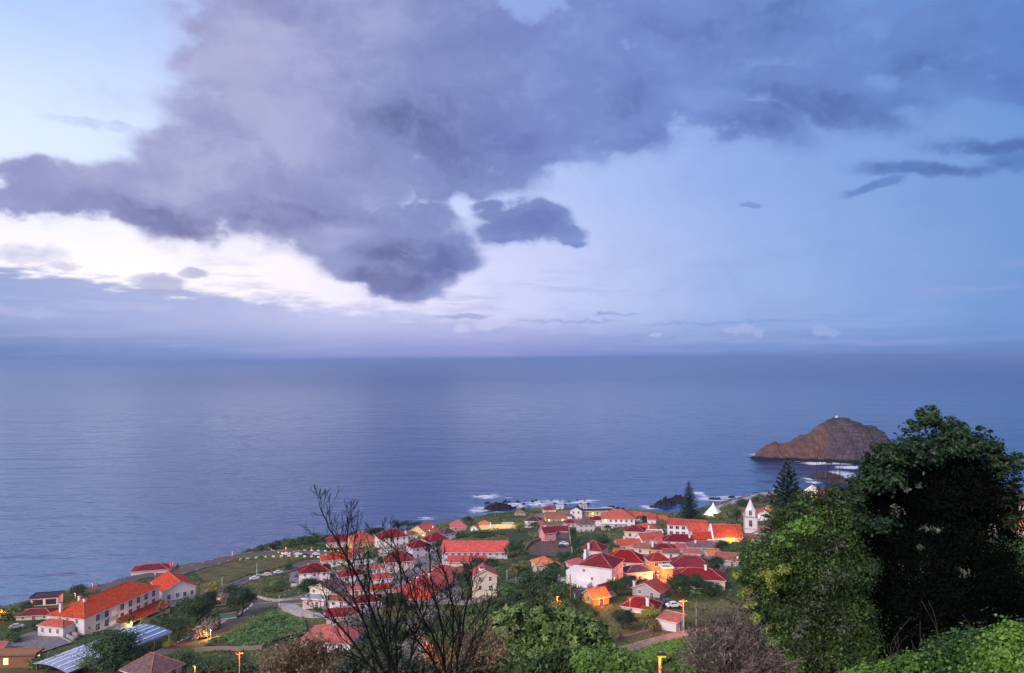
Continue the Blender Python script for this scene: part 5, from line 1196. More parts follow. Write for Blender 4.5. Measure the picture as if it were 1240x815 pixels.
for (x, y, h_, pw, c_, l) in [(797,704,13,6500,(1,.17,.012),'lit lamp at the end of the alley by the maroon roofs'),(781,706,10,900,(1,.17,.012),'lit lamp beside the navy slate roof'),(884,662,10,4500,(1,.24,.02),'lit lamp before the long church roof'),
    (731,734,12,1500,(1,.17,.012),'lit lamp at the corner of the glowing orange cottage'),(700,625,8,2600,(1,.72,.30),'lit lamp left of the yellow seafront building'),(594,642,7,2200,(1,.70,.25),'lit lamp by the long yellow wall'),(729,624,7,2200,(1,.75,.25),'lit lamp in front of the yellow seafront building'),
    (934,626,8,2000,(1,.17,.012),'lit lamp beside the orange roof left of the second conifer'),(906,627,8,1200,(1,.5,.1),'lit lamp between the dark tree and the steeple'),(160,759,6,1300,(1,.62,.16),'lit lamp under the hotel veranda'),(255,773,11,4500,(1,.34,.08),'lit lamp on the sandy road bend'),
    (258,727,9,3500,(1,.34,.08),'lit lamp on the earth yard behind the round dark tree'),(520,650,8,500,(.8,.7,1.0),'pale lamp beside the lilac street houses'),(680,622,8,1500,(1,.5,.1),'lit lamp beside the rusty red roof'),(12,800,8,600,(1,.5,.1),'lit lamp inside the brick building'),
    (1216,628,8,1500,(1,.55,.15),'lit lamp at the right edge behind the dark tree'),(446,668,8,500,(1,.6,.2),'lit lamp by the orange side wall'),(512,655,8,900,(1,.72,.25),'lit lamp beside the golden gabled house'),(975,652,14,2500,(1,.17,.012),'lit lamp behind the light green tree')]:
    pole('street_lamp', l, x, y, h_, 'metal', 'sodium' if c_[1] < .6 else 'warm', .6, power=pw, color=c_, cat='street lamp', armdir=-1.5, r=.08)
# ------------------------------------------------------------------ cars
def car_meshes(rgb):
    paint = bpy.data.materials.new('car_paint'); paint.use_nodes = True; b = paint.node_tree.nodes['Principled BSDF']
    b.inputs['Base Color'].default_value = rgb + (1,); b.inputs['Roughness'].default_value = 0.3; b.inputs['Coat Weight'].default_value = 0.5
    prof = [(-2.1,.35),(-2.15,.75),(-2.0,.92),(-1.45,1.0),(-1.05,1.38),(-.3,1.48),(.6,1.42),(1.15,1.0),(1.9,.85),(2.12,.65),(2.1,.35)]
    mb = MB(); n = len(prof)
    def yy(z): return .86 if z < 1.0 else .66
    for i in range(n):
        a, c = prof[i], prof[(i+1) % n]
        mb.face([(a[0],-yy(a[1]),a[1]),(c[0],-yy(c[1]),c[1]),(c[0],yy(c[1]),c[1]),(a[0],yy(a[1]),a[1])])
    low = [p for p in prof if p[1] <= 1.0]
    for sg in (-1, 1):
        P = [(p[0], sg*.86, p[1]) for p in low]; mb.face(P if sg < 0 else P[::-1])
        up = [(-1.45,1.0),(-1.05,1.38),(-.3,1.48),(.6,1.42),(1.15,1.0)]
        P = [(p[0], sg*yy(p[1]), p[1]) for p in up]; P[0] = (-1.45, sg*.86, 1.0); P[-1] = (1.15, sg*.86, 1.0); mb.face(P)
    g = MB()
    for sg in (-1, 1):
        g.face([(-1.15,sg*.845,1.04),(-.85,sg*.70,1.36),(-.2,sg*.685,1.40),(-.2,sg*.845,1.04)]); g.face([(-.1,sg*.845,1.04),(-.1,sg*.685,1.40),(.52,sg*.70,1.35),(.9,sg*.845,1.04)])
    g.face([(1.12,-.6,1.05),(1.12,.6,1.05),(.68,.56,1.40),(.68,-.56,1.40)]); g.face([(-1.43,-.6,1.05),(-1.43,.6,1.05),(-1.1,.56,1.36),(-1.1,-.56,1.36)])
    wv_ = MB(); wv_.tube((0,-.12,0),(0,.12,0),.33,.33,14)
    return mb.mesh('car_body', paint), g.mesh('car_window', MT['glass']), wv_.mesh('car_wheel', MT['tire'])
CARP = {'white': car_meshes((.75,.75,.78)), 'silver': car_meshes((.38,.38,.40)), 'dark': car_meshes((.03,.035,.06)), 'red': car_meshes((.35,.03,.03))}
def car(px, py, colr, label, rz, group=None):
    p = hit(px, py); a = math.radians(rz)
    z = p.z + .45; root = empty('parked_car', (p.x, p.y, z), a); tag(root, label, 'car', group)
    bm_, gm_, wm_ = CARP[colr]; link_mesh('body', bm_, root); link_mesh('window', gm_, root)
    for x in (-1.35, 1.3):
        for y in (-.78, .78): link_mesh('wheel', wm_, root, (x, y, .33))
    for y in (-.6,.6): 
        h_ = MB(); h_.box(2.06,2.14,y-.16,y+.16,.62,.76); h_.build('headlight', MT['trimw'], root)
cg = 'cars parked along the clifftop road'
car(347,673,'white','white car parked left of the others under the clifftop street lamps',2,cg); car(361,673,'white','second white car from the left under the clifftop street lamps',2,cg)
car(371,673.5,'dark','dark car between the white cars on the clifftop road',2,cg); car(383,673,'white','white car nearest the red roofed house on the clifftop road',2,cg)
cg = 'cars parked along the upper road'
car(308,703,'white','white car lowest on the upper road beside the dry slope',30,cg); car(313,700,'silver','silver car touching the lowest white car on the upper road',30,cg); car(323,698.5,'white','white car in the middle of the row on the upper road',26,cg)
car(337,695.5,'white','white car at the upper end of the row on the upper road',28,cg)
car(683,661,'white','white car parked at the top of the brown field, right one',-8); car(681,664,'dark','dark blue car parked in front of the white one on the brown field',-6)
car(362,699,'dark','dark car in the small car park beside the junction house',70); car(242,765,'silver','pale car parked among the shrubs inside the road curve',60)
car(816,737,'white','pale car on the lane beside the vermilion cottage',10); car(808,734,'dark','dark blue car left of the pale one beside the vermilion cottage',12); car(604,669,'dark','dark car parked before the long pale building',5)
car(20,762,'silver','grey car parked by the bushes at the left edge',20)
# ------------------------------------------------------------------ vegetation
def unit(v): return v/np.maximum(np.linalg.norm(v, axis=-1, keepdims=True), 1e-9)
def leaf_quads(P, Nn, L, asp=0.5, bend=0.15):
    """one rhombic leaf per point, facing roughly Nn"""
    k = len(P); r = unit(rng.normal(size=(k,3))); t = unit(np.cross(Nn, r)); b = np.cross(Nn, t); L = np.broadcast_to(L, (k,))[:,None]
    v = np.stack([P - t*L*.5, P + b*L*asp*.5 + Nn*L*bend*.5, P + t*L*.5, P - b*L*asp*.5 + Nn*L*bend*.5], 1).reshape(-1, 3)
    return v, np.arange(4*k).reshape(-1, 4)
def blob_points(blobs, n, fill=0.35, clump=0.28, flat=0.0):
    """points in the outer part of a union of ellipsoids, gathered in clumps; blobs = (x,y,z,rx,ry,rz)"""
    B = np.array(blobs, float); wgt = (B[:,3]*B[:,5])**1.0; wgt /= wgt.sum()
    nc = max(6, int(n/34)); ci = rng.choice(len(B), nc, p=wgt); d = unit(rng.normal(size=(nc,3))); d[:,2] = np.where(d[:,2] < -.45, -d[:,2], d[:,2])
    rad = 1 - fill*rng.random(nc)**1.6; rad *= 1 + 0.12*rng.normal(size=nc)
    C = B[ci,:3] + d*rad[:,None]*B[ci,3:]
    si = rng.integers(0, nc, n); sz = clump*B[ci,3:].mean(1)*(0.5+rng.random(nc))
    off = rng.normal(size=(n,3))*sz[si][:,None]*[1,1,.7]
    P = C[si] + off; Nn = unit(d[si]*0.6 + unit(off)*0.6 + rng.normal(size=(n,3))*0.45 + [0,0,.35])
    return P, Nn
def tube_np(segs, n=5):
    """segs: array (k,8): p0 p1 r0 r1"""
    S = np.array(segs, float); k = len(S); p0, p1, r0, r1 = S[:,:3], S[:,3:6], S[:,6], S[:,7]
    d = unit(p1-p0); a = unit(np.cross(d, np.where(np.abs(d[:,2:3]) > .9, [[1.,0,0]], [[0,0,1.]]))); b = np.cross(d, a)
    th = 2*np.pi*np.arange(n)/n; ring = a[:,None]*np.cos(th)[None,:,None] + b[:,None]*np.sin(th)[None,:,None]
    V = np.concatenate([p0[:,None]+ring*r0[:,None,None], p1[:,None]+ring*r1[:,None,None]], 1)
    base = (np.arange(k)*2*n)[:,None,None]; i = np.arange(n); j = (i+1) % n
    q = np.stack([i, j, j+n, i+n], -1)[None] + base
    return V.reshape(-1,3), q.reshape(-1,4)
def grow(p, d, L, r, depth, segs, rr, spread=0.6, kids=3, taper=.62, up=0.25, wob=0.18, nseg=4, minr=0.004, tips=None, shrink=.68):
    p = np.array(p, float); d = np.array(d, float)
    q = p; rad = r
    for i in range(nseg):
        d = d + np.array([rr.gauss(0,wob), rr.gauss(0,wob), rr.gauss(0,wob*.6)+up*.12]); d /= np.linalg.norm(d)
        q2 = q + d*L/nseg; r2 = max(minr, r*(1-(1-taper)*(i+1)/nseg)); segs.append((*q, *q2, rad, r2))
        if depth > 0 and i >= 1:
            for _ in range(1 if i < nseg-1 else kids-1):
                if rr.random() < .88:
                    e = np.array([rr.gauss(0,1), rr.gauss(0,1), rr.gauss(0,.6)]); e -= d*np.dot(e,d); e /= np.linalg.norm(e)+1e-9
                    nd = d + e*spread*rr.uniform(.6,1.3); nd[2] += up*.3; nd /= np.linalg.norm(nd)
                    grow(q2, nd, L*shrink*rr.uniform(.7,1.1), r2*.62, depth-1, segs, rr, spread, kids, taper, up, wob, nseg, minr, tips, shrink)
        q, rad = q2, r2
    if tips is not None: tips.append(tuple(q)+tuple(d))
# --- far trees: shared prototypes, a trunk with limbs and a leafy crown
def tree_proto(kind, seed):
    rr = random.Random(seed); segs = []
    if kind == 'round':
        bl = [(0,0,.62,.36,.36,.30)] + [(rr.uniform(-.28,.28), rr.uniform(-.28,.28), rr.uniform(.42,.78), .20+rr.random()*.08, .20+rr.random()*.08, .17) for _ in range(9)]
        n, ls = 2600, .055; grow((0,0,-.15), (0,0,1), .55, .035, 2, segs, rr)
    elif kind == 'dense':
        bl = [(0,0,.58,.38,.38,.33)] + [(rr.uniform(-.32,.32), rr.uniform(-.32,.32), rr.uniform(.30,.82), .17+rr.random()*.08, .17+rr.random()*.08, .14) for _ in range(16)]
        n, ls = 11000, .036; grow((0,0,-.15), (0,0,1), .55, .035, 2, segs, rr)
    elif kind == 'bush':
        bl = [(0,0,.30,.45,.45,.34)] + [(rr.uniform(-.42,.42), rr.uniform(-.42,.42), rr.uniform(.15,.50), .22, .22, .20) for _ in range(8)]
        n, ls = 1500, .085; grow((0,0,-.1), (0,0,1), .35, .03, 1, segs, rr)
    elif kind == 'loose':
        bl = [(rr.uniform(-.30,.30), rr.uniform(-.30,.30), rr.uniform(.35,.90), .17, .17, .12) for _ in range(11)]
        n, ls = 1700, .06; grow((0,0,-.15), (0,0,1), .65, .030, 2, segs, rr)
    elif kind == 'cypress':
        bl = [(0,0,.15+.075*i, .14*(1-.07*i), .14*(1-.07*i), .09) for i in range(11)]
        n, ls = 1800, .045; grow((0,0,-.1), (0,0,1), .9, .025, 0, segs, rr)
    P, Nn = blob_points(bl, n, .4, .30); L = ls*(.7+.6*rng.random(n)); v, q = leaf_quads(P, Nn, L, .62)
    tv, tq = tube_np(segs, 5)
    return v, q, tv, tq
TP = {}
def tproto(kind, mat, var):
    k = (kind, mat, var)
    if k not in TP:
        g = (kind, var)
        if g not in TP: TP[g] = tree_proto(kind, hash(g) % 1000 if False else sum(map(ord, kind))+var*13)
        v, q, tv, tq = TP[g]
        TP[k] = (np_mesh('crown', v, q, MT[mat]), np_mesh('trunk', tv, tq, MT['bark']))
    return TP[k]
VAR = [0]
def plant(name, label, px, py, wpx, hpx, kind='round', mat='lf_dark_far', group=None, cat='tree', base=None):
    p = base or hit(px, py); s = p.y/F; w, h = wpx*s, hpx*s; VAR[0] += 1
    if kind == 'round' and wpx >= 22: kind = 'dense'
    cm, tm = tproto(kind, mat, VAR[0] % 3)
    root = empty(name, (p.x, p.y, terr(p.x,p.y)), rnd.uniform(0, 6.28)); tag(root, label, cat, group)
    sx = w/ {'round':.98,'dense':1.02,'bush':1.15,'loose':.9,'cypress':.36}[kind]; sz = h/ {'round':.98,'dense':1.0,'bush':.72,'loose':1.04,'cypress':1.02}[kind]
    for nm, me_ in (('crown', cm), ('trunk', tm)):
        o = link_mesh(nm, me_, root); o.scale = (sx, sx, sz)
    return root
T = plant
D_, M_, O_, Y_, G_ = 'lf_dark_far', 'lf_mid_far', 'lf_olive_far', 'lf_yellow_far', 'lf_grey_far'
T('tree','dark broad tree at the bottom left in front of the blue canopy',135,822,78,58,'round',D_)
T('tree','round dark tree beside the road junction',291,748,36,40,'round',D_)
T('tree','large dark tree in front of the white hotel wing',232,756,44,36,'round',D_)
T('tree','dark tree right of the large one in front of the hotel wing',252,745,28,30,'round',D_)
T('tree','dark leafy tree at the lower end of the curving road beside the blue canopy',213,780,36,34,'round',D_)
T('shrub','yellow green shrub at the lower end of the curving road',206,787,16,14,'bush',Y_,cat='shrub')
T('shrub','yellow green shrub touching the right corner of the hotel wing',262,718,18,14,'bush',Y_,cat='shrub')
T('shrub','grey leaved shrub inside the road curve',256,764,24,16,'bush',G_,cat='shrub')
T('shrub','second grey leaved shrub lower inside the road curve',240,775,22,14,'bush',G_,cat='shrub')
T('cypress','narrow dark cypress beside the green roofed shed',264,760,8,26,'cypress',D_,cat='tree')
T('tree','small palm like tree in front of the hotel veranda',155,760,16,14,'loose',M_)
T('tree','second small palm like tree at the right end of the hotel veranda',196,748,14,20,'loose',O_)
T('shrub','low green bush on the bank right of the hotel veranda',183,757,22,9,'bush',O_,cat='shrub')
T('shrub','green bush on the cliff in front of the lamp at the far left',6,750,34,15,'bush',M_,cat='shrub')
T('shrub','dark bush on the cliff between the far left lamp and the pavilion',28,742,28,12,'bush',D_,cat='shrub')
T('shrub','bush at the cliff edge above the hotel roof left of the chimney',95,721,20,14,'bush',D_,cat='shrub')
T('tree','dark tree beside the low maroon hut on the court',45,765,20,13,'round',D_)
T('shrub','green bushes at the left edge below the grey car',10,778,32,16,'bush',M_,cat='shrub')
T('shrub','green bank of bushes below the blue canopy',70,806,50,14,'bush',M_,cat='shrub')
T('shrub','bright green bush under the broad dark tree at the bottom left',104,812,30,16,'bush',M_,cat='shrub')
T('tree','dark tree below the terrace of the junction house',375,722,36,22,'round',D_)
T('tree','green tree inside the garden left of the junction house',338,716,26,14,'round',M_)
T('shrub','olive bush in the garden by the upper road',322,716,20,10,'bush',O_,cat='shrub')
T('shrub','bright green bush left of the small car park',350,690,14,9,'bush',M_,cat='shrub')
for i,(x,y,w,h) in enumerate([(318,667,18,7),(334,665,20,9),(350,661,20,10),(366,659,20,10),(383,656,18,10),(398,655,16,9),(300,670,16,5)]):
    T('shrub','dark shrub in the belt along the cliff above the parked cars',x,y,w,h,'bush',D_ if i%2 else M_,'shrub belt along the cliff','shrub')
for i,(x,y,w,h) in enumerate([(448,647,14,8),(460,645,12,7),(425,652,14,8)]):
    T('shrub','dark shrub on the cliff behind the bright pyramid roof',x,y,w,h,'bush',D_,'shrubs behind the pyramid roof','shrub')
T('tree','tallest dark tree of the clump between the maroon roof and the golden house',479,643,10,13,'round',D_)
T('tree','broad dark tree in the clump left of the golden house',490,642,20,11,'round',D_)
T('tree','dark green tree touching the golden house on its left',502,640,16,9,'round',D_)
T('shrub','green garden shrub on the plot left of the sloping street',446,677,22,8,'bush',M_,cat='shrub')
T('shrub','olive shrub at the top of the plot left of the sloping street',455,670,18,6,'bush',O_,cat='shrub')
T('tree','dark tree beside the pale pink house on its left',467,690,20,16,'round',D_)
T('tree','dark tree on the street in front of the lilac houses',532,670,14,16,'round',D_)
T('tree','dark round tree right of the rose red pyramid roof',567,636,12,11,'round',D_)
T('tree','yellow green tree at the right end of the yellow lit wall',628,645,16,12,'round',Y_)
T('tree','small round tree in front of the long pale building',574,672,11,9,'round',D_)
T('tree','dark tree right of the end wall of the long pale building',620,681,18,26,'round',D_)
T('tree','dark tree at the corner of the brown field',630,672,16,14,'round',D_)
T('shrub','dark bush line behind the long salmon roof, left part',556,651,30,7,'bush',D_,cat='shrub')
T('shrub','dark bush line behind the long salmon roof, right part',588,650,34,7,'bush',D_,cat='shrub')
T('shrub','dark bushes between the low salmon wing and the cream gabled house',580,687,36,10,'bush',D_,cat='shrub')
T('tree','pale green drooping tree right of the cream gabled house',626,703,28,24,'loose',O_)
T('tree','dusky tree left of the cream gabled house',562,716,24,28,'loose',D_)
T('tree','tree between the two pink and white balcony houses',647,641,14,8,'round',D_)
for i,(x,y,w,h) in enumerate([(694,655,9,14),(698,662,12,12),(696,670,12,14),(702,676,18,12),(688,682,16,14),(680,680,14,10)]):
    T('tree',['narrow dark tree at the upper right corner of the brown field','dark tree halfway down the right edge of the brown field','dark tree low on the right edge of the brown field','dark tree in front of the crimson hip roof','dark tree above the low pink roof','small dark tree at the bottom of the brown field'][i],x,y,w,h,'round',D_)
T('tree','dark tree at the right end of the meadow',736,645,10,9,'round',D_)
T('shrub','scrubby bush below the meadow',730,658,26,10,'bush',D_,cat='shrub')
T('tree','green tree between the crimson and orange red roofs',742,669,22,12,'round',M_)
T('tree','dark hedge tree below the stepped terrace, left one',763,635,18,8,'round',D_)
T('tree','dark hedge tree below the stepped terrace, right one',780,633,20,8,'round',D_)
T('tree','yellow green tree left of the white guest house',803,640,16,12,'round',O_)
T('shrub','dark shrub on the slope under the white guest house end wall',797,648,16,8,'bush',D_,cat='shrub')
T('tree','olive tree right of the white canvas pavilion',884,628,18,20,'round',O_)
T('tree','dark tree behind the church roof',892,634,14,18,'round',D_)
T('shrub','green bushes at the foot of the tall conifer',838,629,30,8,'bush',M_,cat='shrub')
T('shrub','yellow lit bush right of the canvas pavilion',872,628,14,7,'bush',Y_,cat='shrub')
T('shrub','dark scrub on the peninsula behind the steeple',905,613,30,7,'bush',D_,cat='shrub')
T('shrub','dark scrub on the peninsula left of the second conifer',925,607,26,7,'bush',O_,cat='shrub')
T('tree','wide green tree below the church annexe',905,675,50,16,'round',M_)
T('tree','green tree between the church and the patchy tiled house',880,668,30,12,'round',D_)
T('tree','dark conical tree in the gardens below the church',874,669,12,14,'round',D_)
T('tree','dark tree left of the patchy brown tiled house',868,694,22,20,'round',D_)
T('tree','dark green tree in front of the big cream and maroon house',822,723,34,28,'round',D_)
T('tree','dark tree right of the first one in front of the big maroon roofs',843,719,28,22,'round',D_)
T('tree','bushy tree under the cream wall right of the big maroon roofs',862,722,26,18,'round',D_)
T('tree','dark tree between the tall white house and the navy slate roof',762,712,26,16,'round',D_)
T('tree','dark tree in front of the tall white house',748,722,26,22,'round',D_)
T('shrub','dark bush between the navy slate roof and the vermilion cottage',776,708,18,9,'bush',D_,cat='shrub')
T('tree','big round dark bush left of the plum roofed cottage',754,762,36,24,'round',D_)
T('tree','dark tree in front of the glowing orange cottage',714,755,24,20,'round',D_)
T('shrub','warm lit golden bush between the plum roofed cottage and the hut',790,748,24,14,'bush',Y_,cat='shrub')
T('shrub','olive bush below the hillside hut on its left',786,762,30,12,'bush',O_,cat='shrub')
T('tree','small dark tree at the foot of the tall white house on its right',740,708,14,12,'round',D_)
T('shrub','golden bush by the hillside lane right of the broad leaved tree',735,776,34,14,'bush',O_,cat='shrub')
T('tree','dark tree behind the twin trunks below the large hall',478,742,34,24,'round',D_)
T('tree','dark green tree right of the large hall',556,712,18,18,'round',D_)
slope = [(612,722,30,18),(636,714,32,20),(660,706,30,18),(682,704,28,18),(628,738,36,22),(655,730,36,22),(684,724,30,22),(604,742,30,16),(700,738,22,16),(672,746,36,20),(644,750,34,18),(595,756,34,18),(576,744,26,14),(668,693,22,12),(640,698,22,12)]
for i, (x, y, w, h) in enumerate(slope):
    T('shrub','dense dark green bush on the slope left of the tall white house',x,y,w,h,'bush',D_ if i%3 else M_,'bushes on the dark green slope','shrub')
low = [(440,760,40,24),(470,775,44,24),(500,768,36,20),(455,800,50,26),(500,800,46,26),(545,775,34,18),(520,752,30,14),(585,775,36,18)]
for i, (x, y, w, h) in enumerate(low):
    T('shrub','dark bush on the hollow ground behind the bare trees',x,y,w,h,'bush',D_ if i%2 else G_,'bushes behind the bare trees','shrub')
hedge = [(218,812,40,18),(250,814,40,18),(275,816,36,16),(300,812,34,14),(195,830,30,12)]
for i, (x, y, w, h) in enumerate(hedge):
    T('shrub','dark hedge bush in the row below the vegetable terrace',x,y,w,h,'bush',D_,'hedge below the vegetable terrace','shrub')
for i, (x, y, w, h) in enumerate([(1228,668,40,26),(1250,690,50,30),(1195,660,36,18)]):
    T('shrub','green bush beyond the right side of the dark tree',x,y,w,h,'bush',M_,'bushes beyond the dark tree','shrub')
# vegetable rows: uncountable leaves
def scatter_cover(name, polys, n, size, mat, hgt=0.5, clumps=True):
    P = []
    for pl in polys:
        W = [tuple(hit(*p)[:2]) for p in pl]; xs = [a for a,b in W]; ys = [b for a,b in W]; k = n//len(polys)
        x = rng.uniform(min(xs), max(xs), k*3); y = rng.uniform(min(ys), max(ys), k*3); m = poly_inside(x, y, W)
        if clumps: m &= (fbm(x/5, y/5, 3) + rng.normal(size=len(x))*.15) > -0.08
        x, y = x[m][:k], y[m][:k]; P.append(np.stack([x, y, terr_np(x, y)+.35+rng.random(len(x))*hgt], -1))
    P = np.concatenate(P); Nn = unit(rng.normal(size=P.shape)*.55+[0,-.25,.8]); v, q = leaf_quads(P, Nn, size*(.6+.8*rng.random(len(P))), .6)
    o = link_mesh(name, np_mesh(name, v, q, MT[mat])); tag(o, kind='stuff'); return o
scatter_cover('vegetable_crop', [[(250,780),(292,765),(318,748),(338,743),(368,753),(371,767),(330,780),(300,785)]], 16000, .75, 'lf_mid_far', .8)
scatter_cover('bank_grass', [[(764,800),(790,785),(830,775),(862,772),(862,782),(830,790),(800,806)]], 9000, .42, 'lf_bright', .7, False)
# undergrowth over the open ground
def undergrowth():
    n = 330000
    x = rng.uniform(-330, 720, n); y = 60 + 800*rng.random(n)**0.85
    m = poly_inside(x, y, land) & (np.abs(x) < y*0.80+15)
    m &= (fbm(x/14, y/14, 4)*1.3 + fbm(x/55+9, y/55, 3)*.7 + rng.normal(size=n)*.10) > -0.12
    m &= ~((y > 560) & (rng.random(n) < .65))
    for (ex, ey, er) in EXCL: m &= np.hypot(x-ex, y-ey) > er*.85
    for P, w in ROADS:
        Q = P[::4]+[P[-1]]; m &= poly_dist(x, y, Q, closed=False) > w/2+1.0
    for pl in ([(634,668),(645,656),(664,651),(685,645),(690,655),(692,672),(672,675),(645,674)], [(694,652),(714,647),(735,648),(738,662),(716,664),(700,666)], [(8,776),(50,763),(88,779),(48,792),(6,789)], [(232,694),(270,682),(318,680),(350,682),(330,690),(300,697),(270,706),(240,704)],
               [(572,646),(600,643),(635,642),(640,652),(625,660),(612,648)],[(352,694),(372,690),(386,700),(372,710),(350,704)],[(238,722),(262,706),(272,712),(266,730),(250,734)],[(845,622),(880,612),(950,596),(950,604),(880,622)]):
        m &= ~poly_inside(x, y, [tuple(hit(*p)[:2]) for p in pl])
    x, y = x[m], y[m]; k = len(x)
    h = .2 + .9*np.clip(fbm(x/9+4, y/9, 3)+.4, 0, 1)
    P = np.stack([x, y, terr_np(x, y) + h*rng.random(k)+.1], -1)
    Nn = unit(rng.normal(size=P.shape)*.6+[0,-.2,.75]); v, q = leaf_quads(P, Nn, (.55+.9*rng.random(k))*np.interp(y, [60,200,700],[.5,.85,1.3]), .6)
    o = link_mesh('undergrowth', np_mesh('undergrowth', v, q, MT['lf_ground_far'])); tag(o, kind='stuff'); print('undergrowth', k)
MT['lf_ground_far'] = leaf_mat('ground_leaf_far', (0.024, 0.048, 0.016), (0.15, 0.175, 0.055), 0.15)
undergrowth()
# --- Norfolk Island pines: whorls of level branches carrying upswept sprays
def whorl_conifer(label, px, py, wpx, hpx, n_whorl, D=None, leafn=110):
    p = hit(px, py); s = p.y/F; Rr = wpx*s/2; H = hpx*s
    root = empty('norfolk_pine', (p.x, p.y, p.z)); tag(root, label, 'tree')
    t, tq = tube_np([(0,0,-2,0,0,H*.5,.45*H/30,.28*H/30),(0,0,H*.5,0,0,H,.28*H/30,.03)], 8); link_mesh('trunk', np_mesh('trunk', t, tq, MT['bark']), root)
    segs = []; P = []; Nn = []
    for i in range(n_whorl):
        f = i/(n_whorl-1); z = H*(.10+.88*f); L = Rr*((1-f)**.80*1.0+.05)*(.90+.2*rnd.random()); k = 7 if f < .8 else 5; a0 = rnd.random()*6
        for j in range(k):
            a = a0+2*math.pi*j/k+rnd.gauss(0,.08); dx, dy = math.cos(a), math.sin(a); Lj = L*rnd.uniform(.8,1.08); up = .22+.25*f
            m_ = 5
            for q in range(m_):
                t0, t1 = q/m_, (q+1)/m_; g = lambda t: (dx*Lj*t, dy*Lj*t, z+Lj*(up*t*t-.05*t))
                segs.append((*g(t0), *g(t1), .07*(1-t0*.8)*H/30, .07*(1-t1*.8)*H/30))
            nn = int(leafn*(Lj/Rr+.15)); tt = rng.uniform(.15, 1.03, nn); lat = rng.normal(size=nn)*.13*Lj*(1.15-tt*.7)
            P.append(np.stack([dx*Lj*tt - dy*lat, dy*Lj*tt + dx*lat, z+Lj*(up*tt*tt-.05*tt)+rng.random(nn)*.09*Lj-.03*Lj], -1)); 
    P = np.concatenate(P); Nn = unit(rng.normal(size=P.shape)*.7+[0,0,.7]); v, q = leaf_quads(P, Nn, H*.030*(.6+.7*rng.random(len(P))), .42)
    bv, bq = tube_np(segs, 4); link_mesh('limbs', np_mesh('limbs', bv, bq, MT['bark']), root); link_mesh('crown', np_mesh('crown', v, q, MT['lf_pine']), root)
whorl_conifer('tall dark conical conifer standing by the sea left of the canvas pavilion', 835, 632, 27, 49, 19)
whorl_conifer('open branched conifer rising beside the green tree right of the steeple', 955, 662, 60, 106, 19, leafn=230)
# --- palm beside the hut
def palm():
    p = hit(843,757); s = p.y/F; H = 38*s; root = empty('palm_tree', (p.x,p.y,p.z)); tag(root, 'slender palm with a thin pale trunk right of the hillside hut', 'palm')
    t, q = tube_np([(0,0,-1,.1,0,H*.5,.17,.13),(.1,0,H*.5,.15,0,H,.13,.11)], 8); link_mesh('trunk', np_mesh('trunk', t, q, MT['metal']), root)
    V_ = []; 
    for i in range(22):
        a = i*2.4; e = rnd.uniform(-.1,1.0); L = 11*s; mb = []
        for j in range(60):
            t_ = j/60; c = np.array([.15+math.cos(a)*L*t_*math.cos(e*.6), math.sin(a)*L*t_*math.cos(e*.6), H + L*(math.sin(e)*t_ - .75*t_*t_)])
            for sg in (-1,1):
                sd = np.array([-math.sin(a)*sg, math.cos(a)*sg, -.5]); w = .28*L*math.sin(math.pi*min(1,t_+.12))+.05
                d_ = unit(sd+np.array([math.cos(a),math.sin(a),0])*.6)*w; e1 = np.array([math.cos(a),math.sin(a),0])*.05
                V_ += [c-e1, c+e1, c+d_+e1*.3, c+d_-e1*.3]
    V_ = np.array(V_); link_mesh('crown', np_mesh('crown', V_, np.arange(len(V_)).reshape(-1,4), MT['lf_mid_far']), root)
palm()
# ------------------------------------------------------------------ foreground
def px_blobs(lst, D, squash=.8):
    out = []
    for b in lst:
        x, y, r = b[:3]; dd = D + (b[3] if len(b) > 3 else 0); q = at(x, y, dd); s = dd/F; out.append((q.x, q.y, q.z, r*s, r*s*1.0, r*s*squash))
    return out
def hero_crown(root, blobs, n, ls, mat, fill=.4, clump=.2, asp=.5, name='crown', origin=None, sprig=True):
    B = [(b[0]-origin[0], b[1]-origin[1], b[2]-origin[2], *b[3:]) for b in blobs]
    P, Nn = blob_points(B, n, fill, clump); v, q = leaf_quads(P, Nn, ls*(.45+1.1*rng.random(n)**1.3), asp)
    return link_mesh(name, np_mesh(name, v, q, MT[mat]), root)
def rosettes(root, blobs, nros, nl, L, mat, origin, name='crown', asp=.3, fill=.25):
    """tufts of long leaves radiating from twig ends"""
    B = [(b[0]-origin[0], b[1]-origin[1], b[2]-origin[2], *b[3:]) for b in blobs]; B = np.array(B)
    wgt = (B[:,3]*B[:,5]); wgt /= wgt.sum(); ci = rng.choice(len(B), nros, p=wgt); d = unit(rng.normal(size=(nros,3))+[0,-.3,.4])
    C = B[ci,:3] + d*B[ci,3:]*(1-fill*rng.random(nros))[:,None]
    ax = unit(d+[0,0,.6]+rng.normal(size=d.shape)*.25)
    si = np.repeat(np.arange(nros), nl); A = ax[si]; r = unit(np.cross(A, rng.normal(size=A.shape))); dirn = unit(A*rng.uniform(.1,.9,(len(A),1)) + r)
    Ll = L*rng.uniform(.6,1.15,(len(A),1)); P0 = C[si]; side = unit(np.cross(dirn, A)); W = Ll*asp*.5
    mid = P0+dirn*Ll*.55+A*Ll*.06; tip = P0+dirn*Ll-A*Ll*.18
    v = np.stack([P0, mid+side*W, tip, mid-side*W], 1).reshape(-1,3)
    return link_mesh(name, np_mesh(name, v, np.arange(len(v)).reshape(-1,4), MT[mat]), root)
